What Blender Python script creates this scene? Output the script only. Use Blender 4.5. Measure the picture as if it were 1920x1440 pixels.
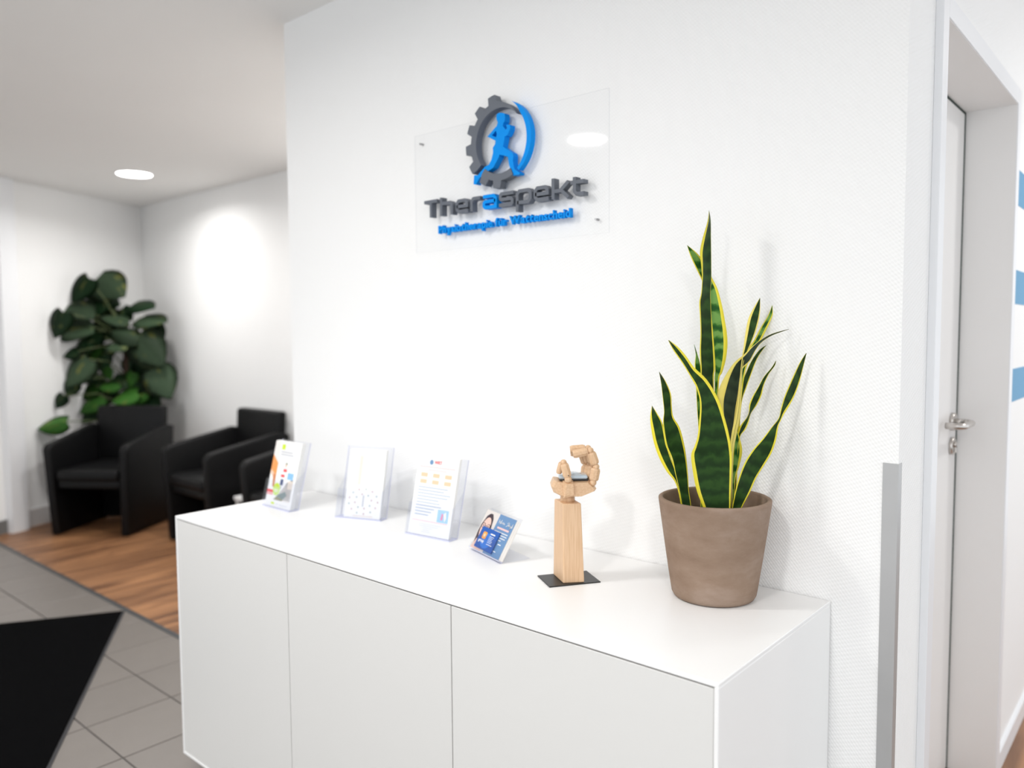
import bpy, bmesh, math, random
from mathutils import Vector, Matrix
random.seed(7)
for o in list(bpy.data.objects): bpy.data.objects.remove(o)
sc = bpy.context.scene
COL = sc.collection
R = math.radians

# ---------------------------------------------------------------- camera
FPX = 1474.26
CAM = Vector((2.3459, -1.6181, 1.3658))
YAW, PIT, ROL = -0.7162, -0.0642, -0.0071
FW = Vector((math.sin(YAW)*math.cos(PIT), math.cos(YAW)*math.cos(PIT), math.sin(PIT)))
_r = Vector((math.cos(YAW), -math.sin(YAW), 0)); _u = _r.cross(FW)
RT = _r*math.cos(ROL) + _u*math.sin(ROL); UP = -_r*math.sin(ROL) + _u*math.cos(ROL)
cd = bpy.data.cameras.new('camera'); cam = bpy.data.objects.new('camera', cd); COL.objects.link(cam)
M = Matrix((RT, UP, -FW)).transposed().to_4x4(); M.translation = CAM
cam.matrix_world = M
cd.sensor_width = 36; cd.sensor_fit = 'HORIZONTAL'; cd.lens = FPX*36/1920; cd.clip_start = .05
cd.dof.use_dof = True; cd.dof.focus_distance = 1.62; cd.dof.aperture_fstop = 2.0
sc.camera = cam
def ray(x, y): return FW + RT*((x-960)/FPX) + UP*((720-y)/FPX)
def at_depth(x, y, d): return CAM + ray(x, y)*d
def on_y(x, y, Y):
    d = ray(x, y); return CAM + d*((Y-CAM.y)/d.y)
def on_z(x, y, Z):
    d = ray(x, y); return CAM + d*((Z-CAM.z)/d.z)

# ---------------------------------------------------------------- world and exposure
w = bpy.data.worlds.new('world'); sc.world = w; w.use_nodes = True
bg = w.node_tree.nodes['Background']
bg.inputs[0].default_value = (.93, .965, 1.0, 1); bg.inputs[1].default_value = 1.22
vs = sc.view_settings
vs.view_transform = 'Standard'; vs.look = 'None'; vs.gamma = 1; vs.use_curve_mapping = False; vs.exposure = 0.10
LAMP = 14.0        # glow of a downlight's diffuser
W_KEY, W_HALL, W_SIDE = 12., 15., 22.        # power of the downlights
CEIL = 2.4544
X_DOOR = 1.9218

# ---------------------------------------------------------------- materials
MATS = {}
def mat(name, col, rough=.5, metal=0., var=0., vscale=8., bump=0., bscale=200., emit=None, estr=0., spec=.5, alpha=None, obj_var=0., coat=0.):
    m = bpy.data.materials.new(name); m.use_nodes = True
    nt = m.node_tree; b = nt.nodes['Principled BSDF']
    c = (col[0], col[1], col[2], 1)
    b.inputs['Base Color'].default_value = c; b.inputs['Roughness'].default_value = rough
    b.inputs['Metallic'].default_value = metal; b.inputs['Specular IOR Level'].default_value = spec
    b.inputs['Coat Weight'].default_value = coat
    tc = nt.nodes.new('ShaderNodeTexCoord')
    if var > 0 or obj_var > 0:
        n = nt.nodes.new('ShaderNodeTexNoise'); n.inputs['Scale'].default_value = vscale; n.inputs['Detail'].default_value = 4
        nt.links.new(tc.outputs['Object'], n.inputs['Vector'])
        mr = nt.nodes.new('ShaderNodeMapRange'); mr.inputs['To Min'].default_value = 1-var; mr.inputs['To Max'].default_value = 1+var
        nt.links.new(n.outputs['Fac'], mr.inputs['Value'])
        val = mr.outputs[0]
        if obj_var > 0:
            oi = nt.nodes.new('ShaderNodeObjectInfo'); m2 = nt.nodes.new('ShaderNodeMapRange')
            m2.inputs['To Min'].default_value = 1-obj_var; m2.inputs['To Max'].default_value = 1+obj_var
            nt.links.new(oi.outputs['Random'], m2.inputs['Value'])
            mu = nt.nodes.new('ShaderNodeMath'); mu.operation = 'MULTIPLY'
            nt.links.new(val, mu.inputs[0]); nt.links.new(m2.outputs[0], mu.inputs[1]); val = mu.outputs[0]
        mx = nt.nodes.new('ShaderNodeVectorMath'); mx.operation = 'SCALE'; mx.inputs[0].default_value = col[:3]
        nt.links.new(val, mx.inputs['Scale']); nt.links.new(mx.outputs[0], b.inputs['Base Color'])
    if bump > 0:
        n = nt.nodes.new('ShaderNodeTexNoise'); n.inputs['Scale'].default_value = bscale; n.inputs['Detail'].default_value = 3
        nt.links.new(tc.outputs['Object'], n.inputs['Vector'])
        bp = nt.nodes.new('ShaderNodeBump'); bp.inputs['Strength'].default_value = bump; bp.inputs['Distance'].default_value = .002
        nt.links.new(n.outputs['Fac'], bp.inputs['Height']); nt.links.new(bp.outputs[0], b.inputs['Normal'])
    if emit:
        b.inputs['Emission Color'].default_value = (*emit, 1); b.inputs['Emission Strength'].default_value = estr
    MATS[name] = m
    return m
def woven(name, col, strength):
    m = mat(name, col, .75, spec=.25)
    nt = m.node_tree; b = nt.nodes['Principled BSDF']
    geo = nt.nodes.new('ShaderNodeNewGeometry'); sep = nt.nodes.new('ShaderNodeSeparateXYZ'); nt.links.new(geo.outputs['Position'], sep.inputs[0])
    def op(o, a, bb):
        n = nt.nodes.new('ShaderNodeMath'); n.operation = o
        for i, v in enumerate((a, bb)):
            if v is None: continue
            if isinstance(v, (int, float)): n.inputs[i].default_value = v
            else: nt.links.new(v, n.inputs[i])
        return n.outputs[0]
    h = op('ADD', sep.outputs['X'], sep.outputs['Y'])
    nz = nt.nodes.new('ShaderNodeTexNoise'); nz.inputs['Scale'].default_value = 25; nz.inputs['Detail'].default_value = 2
    nt.links.new(geo.outputs['Position'], nz.inputs['Vector'])
    wob = op('MULTIPLY', nz.outputs['Fac'], 2.2)
    a = op('ADD', op('MULTIPLY', h, 560.), wob); c = op('ADD', op('MULTIPLY', sep.outputs['Z'], 720.), wob)
    s1 = op('SINE', a, None); s2 = op('SINE', op('ADD', c, op('MULTIPLY', a, .5)), None)
    hgt = op('ADD', op('MULTIPLY', s1, s2), op('MULTIPLY', nz.outputs['Fac'], .8))
    bp = nt.nodes.new('ShaderNodeBump'); bp.inputs['Strength'].default_value = strength; bp.inputs['Distance'].default_value = .0012
    nt.links.new(hgt, bp.inputs['Height']); nt.links.new(bp.outputs[0], b.inputs['Normal'])
    return m
def clear(name, tint=(1, 1, 1), gloss=.10):
    m = bpy.data.materials.new(name); m.use_nodes = True; nt = m.node_tree; nt.nodes.clear()
    out = nt.nodes.new('ShaderNodeOutputMaterial'); mx = nt.nodes.new('ShaderNodeMixShader')
    tr = nt.nodes.new('ShaderNodeBsdfTransparent'); tr.inputs[0].default_value = (*tint, 1)
    gl = nt.nodes.new('ShaderNodeBsdfGlossy'); gl.inputs['Roughness'].default_value = .04
    lw = nt.nodes.new('ShaderNodeLayerWeight'); lw.inputs[0].default_value = .5
    pw = nt.nodes.new('ShaderNodeMath'); pw.operation = 'POWER'; pw.inputs[1].default_value = 4.; nt.links.new(lw.outputs['Facing'], pw.inputs[0])
    mu = nt.nodes.new('ShaderNodeMath'); mu.operation = 'MULTIPLY_ADD'; mu.inputs[1].default_value = .5; mu.inputs[2].default_value = gloss
    nt.links.new(pw.outputs[0], mu.inputs[0]); nt.links.new(mu.outputs[0], mx.inputs[0])
    nt.links.new(tr.outputs[0], mx.inputs[1]); nt.links.new(gl.outputs[0], mx.inputs[2]); nt.links.new(mx.outputs[0], out.inputs[0])
    MATS[name] = m
    return m
def wood_floor(name, c1, c2):
    m = mat(name, c1, .42); nt = m.node_tree; b = nt.nodes['Principled BSDF']
    tc = nt.nodes.new('ShaderNodeTexCoord'); oi = nt.nodes.new('ShaderNodeObjectInfo')
    mp = nt.nodes.new('ShaderNodeMapping'); mp.inputs['Scale'].default_value = (17, 1.1, 10)
    nt.links.new(tc.outputs['Object'], mp.inputs[0])
    add = nt.nodes.new('ShaderNodeVectorMath'); nt.links.new(mp.outputs[0], add.inputs[0])
    sc_ = nt.nodes.new('ShaderNodeMath'); sc_.operation = 'MULTIPLY'; sc_.inputs[1].default_value = 50; nt.links.new(oi.outputs['Random'], sc_.inputs[0])
    nt.links.new(sc_.outputs[0], add.inputs[1])
    n = nt.nodes.new('ShaderNodeTexNoise'); n.inputs['Scale'].default_value = 1.0; n.inputs['Detail'].default_value = 5; n.inputs['Distortion'].default_value = .6
    nt.links.new(add.outputs[0], n.inputs['Vector'])
    cr = nt.nodes.new('ShaderNodeValToRGB'); cr.color_ramp.elements[0].position = .34; cr.color_ramp.elements[1].position = .66
    cr.color_ramp.elements[0].color = (*c2, 1); cr.color_ramp.elements[1].color = (*c1, 1)
    nt.links.new(n.outputs['Fac'], cr.inputs[0]); nt.links.new(cr.outputs[0], b.inputs['Base Color'])
    return m
def beech(name, axis):
    m = mat(name, (.74, .50, .30), .45); nt = m.node_tree; b = nt.nodes['Principled BSDF']
    tc = nt.nodes.new('ShaderNodeTexCoord'); mp = nt.nodes.new('ShaderNodeMapping')
    s = [300, 300, 300]; s[axis] = 14; mp.inputs['Scale'].default_value = s
    nt.links.new(tc.outputs['Object'], mp.inputs[0])
    n = nt.nodes.new('ShaderNodeTexNoise'); n.inputs['Scale'].default_value = 1; n.inputs['Detail'].default_value = 3; nt.links.new(mp.outputs[0], n.inputs['Vector'])
    cr = nt.nodes.new('ShaderNodeValToRGB'); cr.color_ramp.elements[0].position = .3; cr.color_ramp.elements[1].position = .7
    cr.color_ramp.elements[0].color = (.67, .43, .25, 1); cr.color_ramp.elements[1].color = (.78, .54, .345, 1)
    nt.links.new(n.outputs['Fac'], cr.inputs[0]); nt.links.new(cr.outputs[0], b.inputs['Base Color'])
    return m
def banded_leaf(name, dark, mid, light, fr=26., amt=.5):
    m = mat(name, mid, .45, spec=.13); nt = m.node_tree; b = nt.nodes['Principled BSDF']
    uv = nt.nodes.new('ShaderNodeTexCoord'); sep = nt.nodes.new('ShaderNodeSeparateXYZ'); nt.links.new(uv.outputs['UV'], sep.inputs[0])
    n = nt.nodes.new('ShaderNodeTexNoise'); n.inputs['Scale'].default_value = 45; n.inputs['Detail'].default_value = 3
    nt.links.new(uv.outputs['Object'], n.inputs['Vector'])
    n2 = nt.nodes.new('ShaderNodeTexNoise'); n2.inputs['Scale'].default_value = 9; nt.links.new(uv.outputs['Object'], n2.inputs['Vector'])
    def op(o, a, bb):
        k = nt.nodes.new('ShaderNodeMath'); k.operation = o
        for i, v in enumerate((a, bb)):
            if v is None: continue
            if isinstance(v, (int, float)): k.inputs[i].default_value = v
            else: nt.links.new(v, k.inputs[i])
        return k.outputs[0]
    ph = op('ADD', op('ADD', op('MULTIPLY', sep.outputs['Y'], fr*6.283), op('MULTIPLY', n.outputs['Fac'], 8.5)), op('MULTIPLY', n2.outputs['Fac'], 9))
    v = op('ADD', op('MULTIPLY', op('SINE', ph, None), .5*amt), .5)
    v2 = op('ADD', op('MULTIPLY', v, .75), op('MULTIPLY', n.outputs['Fac'], .25))
    cr = nt.nodes.new('ShaderNodeValToRGB'); e = cr.color_ramp.elements
    e[0].position = .2; e[0].color = (*dark, 1); e[1].position = .8; e[1].color = (*light, 1)
    k = e.new(.5); k.color = (*mid, 1)
    nt.links.new(v2, cr.inputs[0]); nt.links.new(cr.outputs[0], b.inputs['Base Color'])
    return m

woven('wall_woven', (.94, .94, .935), .30)
mat('wall_plain', (.93, .93, .925), .8, var=.015, vscale=3, spec=.2)
mat('ceiling', (.92, .91, .895), .85, var=.015, vscale=2, spec=.1)
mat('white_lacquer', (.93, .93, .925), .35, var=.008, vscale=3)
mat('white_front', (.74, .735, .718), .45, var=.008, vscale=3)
mat('frame_white', (.86, .87, .89), .4, var=.01)
mat('reveal', (.88, .87, .86), .45, var=.01)
mat('door_leaf', (.85, .84, .83), .45, var=.012, vscale=2)
mat('seal_dark', (.025, .05, .04), .6, var=.1)
mat('gap_dark', (.05, .05, .05), .8, var=.1)
mat('baseboard', (.62, .60, .59), .5, var=.02)
mat('baseboard_dark', (.17, .165, .16), .5, var=.05)
mat('aluminium', (.50, .50, .50), .42, metal=.55, var=.03, vscale=20)
mat('steel', (.62, .59, .56), .28, metal=1., var=.03)
mat('grout', (.20, .195, .19), .9, var=.1, vscale=40)
mat('tile', (.195, .174, .158), .38, var=.06, vscale=14, bump=.12, bscale=90, obj_var=.03)
mat('strip', (.10, .105, .11), .4, metal=.5, var=.05)
wood_floor('laminate', (.42, .205, .093), (.135, .058, .026))
mat('mat_pile', (.0030, .0030, .0034), .95, var=.35, vscale=160, bump=.6, bscale=400, spec=.02)
mat('mat_edge', (.030, .030, .034), .7, var=.1)
mat('leather', (.0035, .0035, .0040), .46, var=.15, vscale=20, bump=.25, bscale=260, spec=.22)
mat('blue_vinyl', (.06, .29, .52), .5, var=.02)
mat('logo_grey', (.135, .150, .178), .45, var=.04, vscale=30, spec=.3)
mat('logo_blue', (.0, .29, .86), .5, var=.03, vscale=30, spec=.12)
mat('screw', (.45, .45, .46), .35, metal=.9, var=.03)
clear('acrylic', (.997, .998, .999), .008)
clear('acrylic_holder', (.965, .970, .988), .03)
clear('acrylic_rim', (.94, .945, .955), .03)
mat('acrylic_edge', (.66, .68, .86), .25, var=.02)
mat('paper', (.90, .90, .89), .6, var=.01)
mat('paper_edge', (.50, .50, .52), .7, var=.1, vscale=300)
for nm, c in dict(p_lime=(.62, .80, .02), p_lime2=(.60, .80, .22), p_orange=(.86, .34, .10), p_orange2=(.62, .22, .08), p_skin=(.88, .58, .44), p_red=(.84, .06, .07),
                  p_redpale=(.86, .42, .42), p_grey=(.55, .56, .60), p_greypale=(.76, .77, .79), p_tealgrey=(.22, .28, .28), p_dark=(.045, .05, .06), p_navy=(.05, .08, .20), p_blue=(.26, .52, .82),
                  p_skyblue=(.40, .66, .90), p_beige=(.74, .66, .58), p_beigepale=(.85, .81, .77), p_peachpale=(.80, .72, .65), p_peach=(.80, .60, .40), p_textred=(.86, .55, .55), p_textblue=(.42, .50, .62),
                  p_cardblue=(.14, .27, .48), p_cardblue2=(.012, .10, .42), p_cardblue3=(.02, .19, .66), p_hair=(.045, .028, .040), p_face=(.82, .55, .47), p_facebg=(.72, .67, .64), p_white=(.90, .90, .90),
                  p_lips=(.55, .16, .16), p_logoblue=(.16, .30, .50), p_orange3=(.92, .38, .06), p_pink=(.82, .30, .45), p_dots=(.45, .52, .50), p_dots2=(.62, .45, .45), p_khaki=(.30, .30, .20), p_wall=(.80, .80, .80)).items():
    mat(nm, c, .55, var=.02, vscale=60)
beech('beech_z', 2); beech('beech_x', 0)
mat('black_metal', (.030, .030, .030), .38, metal=.3, var=.1)
mat('joint_dark', (.03, .02, .015), .8, var=.1)
mat('glass_pale', (.50, .60, .68), .08, var=.03, vscale=30, spec=.8, coat=.6)
mat('black_pad', (.012, .013, .015), .4, var=.1)
mat('soil', (.05, .035, .025), .95, var=.4, vscale=90, bump=.8, bscale=120)
banded_leaf('leaf_dark', (.009, .026, .006), (.017, .050, .010), (.034, .090, .016), 34, .42)
banded_leaf('leaf_grey', (.020, .034, .022), (.032, .052, .034), (.050, .075, .045), 30, .35)
banded_leaf('leaf_bright', (.018, .090, .016), (.045, .17, .024), (.17, .35, .08), 30, .95)
mat('leaf_yellow', (.86, .74, .035), .42, var=.10, vscale=40)
mat('leaf_yellowpale', (.84, .70, .14), .42, var=.10, vscale=40)
def variegated(name, col, amt):
    m = mat(name, col, .5, var=.30, vscale=14, obj_var=.25, spec=.25); nt = m.node_tree; b = nt.nodes['Principled BSDF']
    src = b.inputs['Base Color'].links[0].from_socket
    tc = nt.nodes.new('ShaderNodeTexCoord'); oi = nt.nodes.new('ShaderNodeObjectInfo'); ad = nt.nodes.new('ShaderNodeVectorMath')
    sx = nt.nodes.new('ShaderNodeMath'); sx.operation = 'MULTIPLY'; sx.inputs[1].default_value = 40; nt.links.new(oi.outputs['Random'], sx.inputs[0])
    mp = nt.nodes.new('ShaderNodeMapping'); mp.inputs['Scale'].default_value = (6, 2.2, 2); nt.links.new(tc.outputs['Object'], mp.inputs[0])
    nt.links.new(mp.outputs[0], ad.inputs[0]); nt.links.new(sx.outputs[0], ad.inputs[1])
    n = nt.nodes.new('ShaderNodeTexNoise'); n.inputs['Scale'].default_value = 1.; n.inputs['Detail'].default_value = 3; nt.links.new(ad.outputs[0], n.inputs['Vector'])
    mr = nt.nodes.new('ShaderNodeMapRange'); mr.inputs['From Min'].default_value = .60; mr.inputs['From Max'].default_value = .70; mr.inputs['To Max'].default_value = amt; nt.links.new(n.outputs['Fac'], mr.inputs['Value'])
    mx = nt.nodes.new('ShaderNodeMixRGB'); mx.inputs[2].default_value = (.30, .30, .075, 1); nt.links.new(mr.outputs[0], mx.inputs[0]); nt.links.new(src, mx.inputs[1]); nt.links.new(mx.outputs[0], b.inputs['Base Color'])
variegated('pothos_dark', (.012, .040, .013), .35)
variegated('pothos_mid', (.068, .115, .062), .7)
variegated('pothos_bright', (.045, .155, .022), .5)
mat('pothos_yellow', (.42, .40, .10), .5, var=.3, vscale=30)
mat('stem', (.10, .13, .05), .6, var=.2)
mat('coir', (.075, .042, .028), .95, var=.4, vscale=60, bump=.8, bscale=150)
mat('planter', (.10, .10, .105), .5, var=.05)
m = mat('clay', (.33, .255, .205), .85, bump=.15, bscale=120, spec=.2)
nt = m.node_tree; b = nt.nodes['Principled BSDF']
tc = nt.nodes.new('ShaderNodeTexCoord'); n = nt.nodes.new('ShaderNodeTexNoise'); n.inputs['Scale'].default_value = 7; n.inputs['Detail'].default_value = 6; n.inputs['Roughness'].default_value = .62
mp = nt.nodes.new('ShaderNodeMapping'); mp.inputs['Scale'].default_value = (1, 1, 1.9); nt.links.new(tc.outputs['Object'], mp.inputs[0]); nt.links.new(mp.outputs[0], n.inputs['Vector'])
cr = nt.nodes.new('ShaderNodeValToRGB'); e = cr.color_ramp.elements; e[0].position = .30; e[0].color = (.225, .150, .105, 1); e[1].position = .72; e[1].color = (.375, .285, .23, 1); k = e.new(.5); k.color = (.290, .205, .150, 1)
nt.links.new(n.outputs['Fac'], cr.inputs[0]); nt.links.new(cr.outputs[0], b.inputs['Base Color'])
m = mat('lamp_disc', (.9, .9, .9), .5, emit=(1.0, .975, .94), estr=LAMP)

# ---------------------------------------------------------------- mesh helpers
def link(name, me, mats, parent=None):
    o = bpy.data.objects.new(name, me); COL.objects.link(o)
    for k in (mats if isinstance(mats, (list, tuple)) else [mats]): me.materials.append(MATS[k])
    if parent is not None: o.parent = parent
    return o
def bm_obj(name, bm, mats, parent=None, smooth=False):
    me = bpy.data.meshes.new(name)
    bmesh.ops.recalc_face_normals(bm, faces=bm.faces[:])
    if smooth:
        for f in bm.faces: f.smooth = True
    bm.to_mesh(me); bm.free()
    return link(name, me, mats, parent)
def add_box(bm, x0, x1, y0, y1, z0, z1, bev=0., seg=2, mi=0, mtx=None):
    r = bmesh.ops.create_cube(bm, size=1)
    vs_ = r['verts']
    for v in vs_: v.co = Vector(((x0+x1)/2 + v.co.x*(x1-x0), (y0+y1)/2 + v.co.y*(y1-y0), (z0+z1)/2 + v.co.z*(z1-z0)))
    fs = list({f for v in vs_ for f in v.link_faces})
    for f in fs: f.material_index = mi
    if bev > 0:
        es = list({e for v in vs_ for e in v.link_edges})
        rr = bmesh.ops.bevel(bm, geom=es, offset=bev, segments=seg, profile=.5, affect='EDGES')
        vs_ = list({v for f in rr['faces'] for v in f.verts} | {v for v in vs_ if v.is_valid})
        for v in vs_:
            for f in v.link_faces: f.material_index = mi
    if mtx is not None:
        for v in vs_: v.co = mtx @ v.co
    return vs_
def box(name, a, b_, mats, parent=None, bev=0., seg=2, smooth=False):
    bm = bmesh.new(); add_box(bm, a[0], b_[0], a[1], b_[1], a[2], b_[2], bev, seg)
    return bm_obj(name, bm, mats, parent, smooth)
def add_prism(bm, pts, vec, mi=0):
    """closed polygon (3-D points) pushed along vec"""
    a = [bm.verts.new(p) for p in pts]; c = [bm.verts.new(Vector(p)+vec) for p in pts]; n = len(pts)
    fs = [bm.faces.new(a), bm.faces.new(c[::-1])]
    for i in range(n): fs.append(bm.faces.new((a[i], c[i], c[(i+1) % n], a[(i+1) % n])))
    for f in fs: f.material_index = mi
    return a + c
def add_tube(bm, pts, rad, seg=10, caps=True, mi=0):
    pts = [Vector(p) for p in pts]; n = len(pts); rs = rad if isinstance(rad, (list, tuple)) else [rad]*n
    rings = []; ref = None
    for i, p in enumerate(pts):
        t = (pts[min(i+1, n-1)] - pts[max(i-1, 0)]).normalized()
        if ref is None:
            ref = Vector((0, 0, 1)) if abs(t.z) < .9 else Vector((1, 0, 0))
        ref = (ref - t*ref.dot(t)).normalized(); q = t.cross(ref)
        rings.append([bm.verts.new(p + (ref*math.cos(2*math.pi*k/seg) + q*math.sin(2*math.pi*k/seg))*rs[i]) for k in range(seg)])
    for i in range(n-1):
        for k in range(seg):
            f = bm.faces.new((rings[i][k], rings[i][(k+1) % seg], rings[i+1][(k+1) % seg], rings[i+1][k])); f.smooth = True; f.material_index = mi
    if caps:
        for rg in (rings[0][::-1], rings[-1]):
            f = bm.faces.new(rg); f.material_index = mi
def add_lathe(bm, prof, c, seg=48, mi=0):
    rings = []
    for r_, z in prof:
        rings.append([bm.verts.new((c[0]+r_*math.cos(2*math.pi*k/seg), c[1]+r_*math.sin(2*math.pi*k/seg), c[2]+z)) for k in range(seg)] if r_ > 1e-6 else [bm.verts.new((c[0], c[1], c[2]+z))])
    for i in range(len(rings)-1):
        A, B = rings[i], rings[i+1]
        for k in range(seg):
            q = (k+1) % seg
            if len(A) == 1 and len(B) == 1: continue
            if len(A) == 1: f = bm.faces.new((A[0], B[k], B[q]))
            elif len(B) == 1: f = bm.faces.new((A[k], A[q], B[0]))
            else: f = bm.faces.new((A[k], A[q], B[q], B[k]))
            f.smooth = True; f.material_index = mi
def add_ball(bm, c, r_, sx=1, sy=1, sz=1, u=14, v=10, mi=0):
    rr = bmesh.ops.create_uvsphere(bm, u_segments=u, v_segments=v, radius=r_)
    for q in rr['verts']: q.co = Vector((q.co.x*sx, q.co.y*sy, q.co.z*sz)) + Vector(c)
    for q in rr['verts']:
        for f in q.link_faces: f.smooth = True; f.material_index = mi
def tag(o, label=None, cat=None, group=None, kind=None):
    if label: o['label'] = label
    if cat: o['category'] = cat
    if group: o['group'] = group
    if kind: o['kind'] = kind
    return o
def thing(name, loc, label, cat, rz=0., group=None):
    o = bpy.data.objects.new(name, None); COL.objects.link(o); o.empty_display_size = .05
    o.location = loc; o.rotation_euler = (0, 0, rz)
    return tag(o, label, cat, group)
def struct(o, label=None):
    o['kind'] = 'structure'
    if label: o['label'] = label
    return o
def copy_tree(o, parent=None):
    c = o.copy(); COL.objects.link(c); c.parent = parent
    for ch in list(o.children): copy_tree(ch, c)
    return c

# ================================================================ SETTING
TS = .3029; TX, TY = -.537, -.2868; SEAM = TY + TS
bm = bmesh.new(); add_box(bm, -5.2, 4.6, -4.4, 4.2, -.08, -.006)
floor = struct(bm_obj('floor', bm, 'grout'), 'grey tiled hall floor meeting brown wood-look flooring')
# tiles: each its own object, shared mesh
bm = bmesh.new(); add_box(bm, .0025, TS-.0025, .0025, TS-.0025, -.006, 0, .0012, 1)
tile0 = bm_obj('floor_tile', bm, 'tile', floor); tme = tile0.data
first = True; cnt = 0
for j in range(-11, 1):
    for i in range(-12, 11):
        x = TX+i*TS; y = TY+j*TS
        o = tile0 if first else tile0.copy()
        if not first: COL.objects.link(o)
        first = False
        o.location = (x, y, 0); o.parent = floor; cnt += 1
# wood planks
PW = .129
bm = bmesh.new(); add_box(bm, .0004, PW-.0004, .0005, 1.2, -.006, 0, .0006, 1)
plank0 = bm_obj('plank', bm, 'laminate', floor); first = True
def plank(x, y0, y1):
    global first
    o = plank0 if first else plank0.copy()
    if not first: COL.objects.link(o)
    first = False
    o.location = (x, y0, 0); o.scale = (1, (y1-y0)/1.2, 1); o.parent = floor
for i in range(36):
    x = -4.75 + i*PW
    c = .35 + (i*.47) % 1.0
    y = SEAM+.014; ys = [y] + ([c] if y+.15 < c < 1.25 else []) + [1.401]
    for a, c_ in zip(ys, ys[1:]): plank(x, a, c_)
for i in range(14):
    x = 1.79 + i*PW
    ys = [SEAM+.014, .5+(i*.37) % .8, 1.7+(i*.29) % .6, 3.6]
    for a, c_ in zip(ys, ys[1:]): plank(x, a, c_)
struct(box('trim_1', (-4.8, SEAM-.012, -.005), (4.2, SEAM+.013, .004), 'strip', bev=.002), 'dark metal transition strip between tiles and wood floor')
struct(box('ceiling', (-5.2, -4.4, CEIL), (4.6, 4.2, CEIL+.1), 'ceiling'))
WL = -.1126; YF = 1.402
struct(box('wall_back', (WL, 0, 0), (X_DOOR, .12, CEIL), 'wall_woven'), 'white woven-texture wall behind the sideboard')
struct(box('wall_inner', (WL, .12, 0), (WL+.12, YF, CEIL), 'wall_plain'))
struct(box('wall_far', (-4.9, YF, 0), (WL+.12, YF+.12, CEIL), 'wall_plain'), 'white wall behind the black armchairs')
# oblique left wall
LA = Vector((-3.945, .30, 0)); LB = Vector((-4.43, YF, 0)); LD = (LA-LB).normalized(); LN = Vector((-LD.y, LD.x, 0))   # LN points into the room
if LN.x < 0: LN = -LN
def left_slab(name, s0, s1, z0, z1, t0, t1, mats):
    bm = bmesh.new(); p = [LB+LD*s0+LN*t0, LB+LD*s1+LN*t0, LB+LD*s1+LN*t1, LB+LD*s0+LN*t1]
    add_prism(bm, [q+Vector((0, 0, z0)) for q in p], Vector((0, 0, z1-z0)))
    return bm_obj(name, bm, mats)
LL = (LA-LB).length
struct(left_slab('wall_left', -.2, LL+1.0, 0, CEIL, -.12, 0, 'wall_plain'), 'white slanted wall at the far left')
struct(left_slab('baseboard_left', 0, LL+.04, 0, .125, .0, .014, 'baseboard'))
struct(left_slab('baseboard_left_dark', LL+.17, LL+1.0, 0, .095, .0, .014, 'baseboard_dark'), 'dark grey baseboard at the far left edge')
struct(left_slab('trim_2', LL+.04, LL+.17, 0, CEIL, .0, .06, 'frame_white'), 'white upright post on the left wall')
struct(box('baseboard_far', (-4.4, YF-.014, 0), (WL, YF, .125), 'baseboard'))
wl2 = LB+LD*(LL+1.0)
struct(box('wall_left_front', (wl2.x-.12, -4.4, 0), (wl2.x, wl2.y, CEIL), 'wall_plain'))

# door wall with opening
DY0, DY1, DT = .2308, 1.0643, 2.0102; LX = 1.8034
CW = .045
bm = bmesh.new()
add_box(bm, 1.80, X_DOOR, .12, DY0, 0, CEIL); add_box(bm, 1.80, X_DOOR, DY1, 4.2, 0, CEIL); add_box(bm, 1.80, X_DOOR, DY0, DY1, DT, CEIL)
wr = struct(bm_obj('wall_right', bm, 'wall_woven'), 'white wall with the door and blue stripes')
for i, (z0, z1) in enumerate(((1.742, 1.847), (1.445, 1.548), (1.144, 1.246))):
    box('stripe', (X_DOOR, 1.165, z0), (X_DOOR+.0012, 3.2, z1), 'blue_vinyl', wr)['label'] = 'blue vinyl stripe'
struct(box('baseboard_right', (X_DOOR, DY1+CW+.003, 0), (X_DOOR+.012, 4.2, .06), 'frame_white'))
door = bpy.data.objects.new('door_1', None); COL.objects.link(door); door.location = (LX, DY0, 0); struct(door, 'pale grey door recessed in a white steel frame')
def dpart(name, bm, mats, parent=None, smooth=False):
    o = bm_obj(name, bm, mats, None, smooth)
    o.data.transform(Matrix.Translation((-LX, -DY0, 0)))
    o.parent = parent or door
    return o
bm = bmesh.new(); add_box(bm, LX-.04, LX, DY0+.004, DY1-.008, .006, DT-.006, .001, 1); leaf = dpart('door_leaf', bm, 'door_leaf')
bm = bmesh.new()
FX = X_DOOR+.016
add_box(bm, X_DOOR, FX, DY0-CW, DY0, 0, DT+CW, .001, 1); add_box(bm, X_DOOR, FX, DY1, DY1+CW, 0, DT+CW, .001, 1); add_box(bm, X_DOOR, FX, DY0, DY1, DT, DT+CW, .001, 1)
dpart('door_casing', bm, 'frame_white')
bm = bmesh.new()
add_box(bm, LX+.001, FX-.003, DY1-.001, DY1+.004, 0, DT); add_box(bm, LX+.001, FX-.003, DY0-.004, DY0+.001, 0, DT); add_box(bm, LX+.001, FX-.003, DY0, DY1, DT-.001, DT+.004)
dpart('door_reveal', bm, 'reveal')
bm = bmesh.new()
add_box(bm, LX-.04, LX+.002, DY1-.0075, DY1-.001, 0, DT-.001); add_box(bm, LX-.04, LX+.002, DY0, DY1, DT-.0055, DT-.001)
dpart('door_seal', bm, 'seal_dark')
HZ = 1.095; HY = .995
def xcyl(bm, x0, x1, y, z, r_, seg=24): add_tube(bm, [(x0, y, z), (x1, y, z)], r_, seg)
bm = bmesh.new(); xcyl(bm, LX, LX+.011, HY, HZ, .0265); rose = dpart('handle_rose', bm, 'steel', leaf)
bm = bmesh.new()
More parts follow.
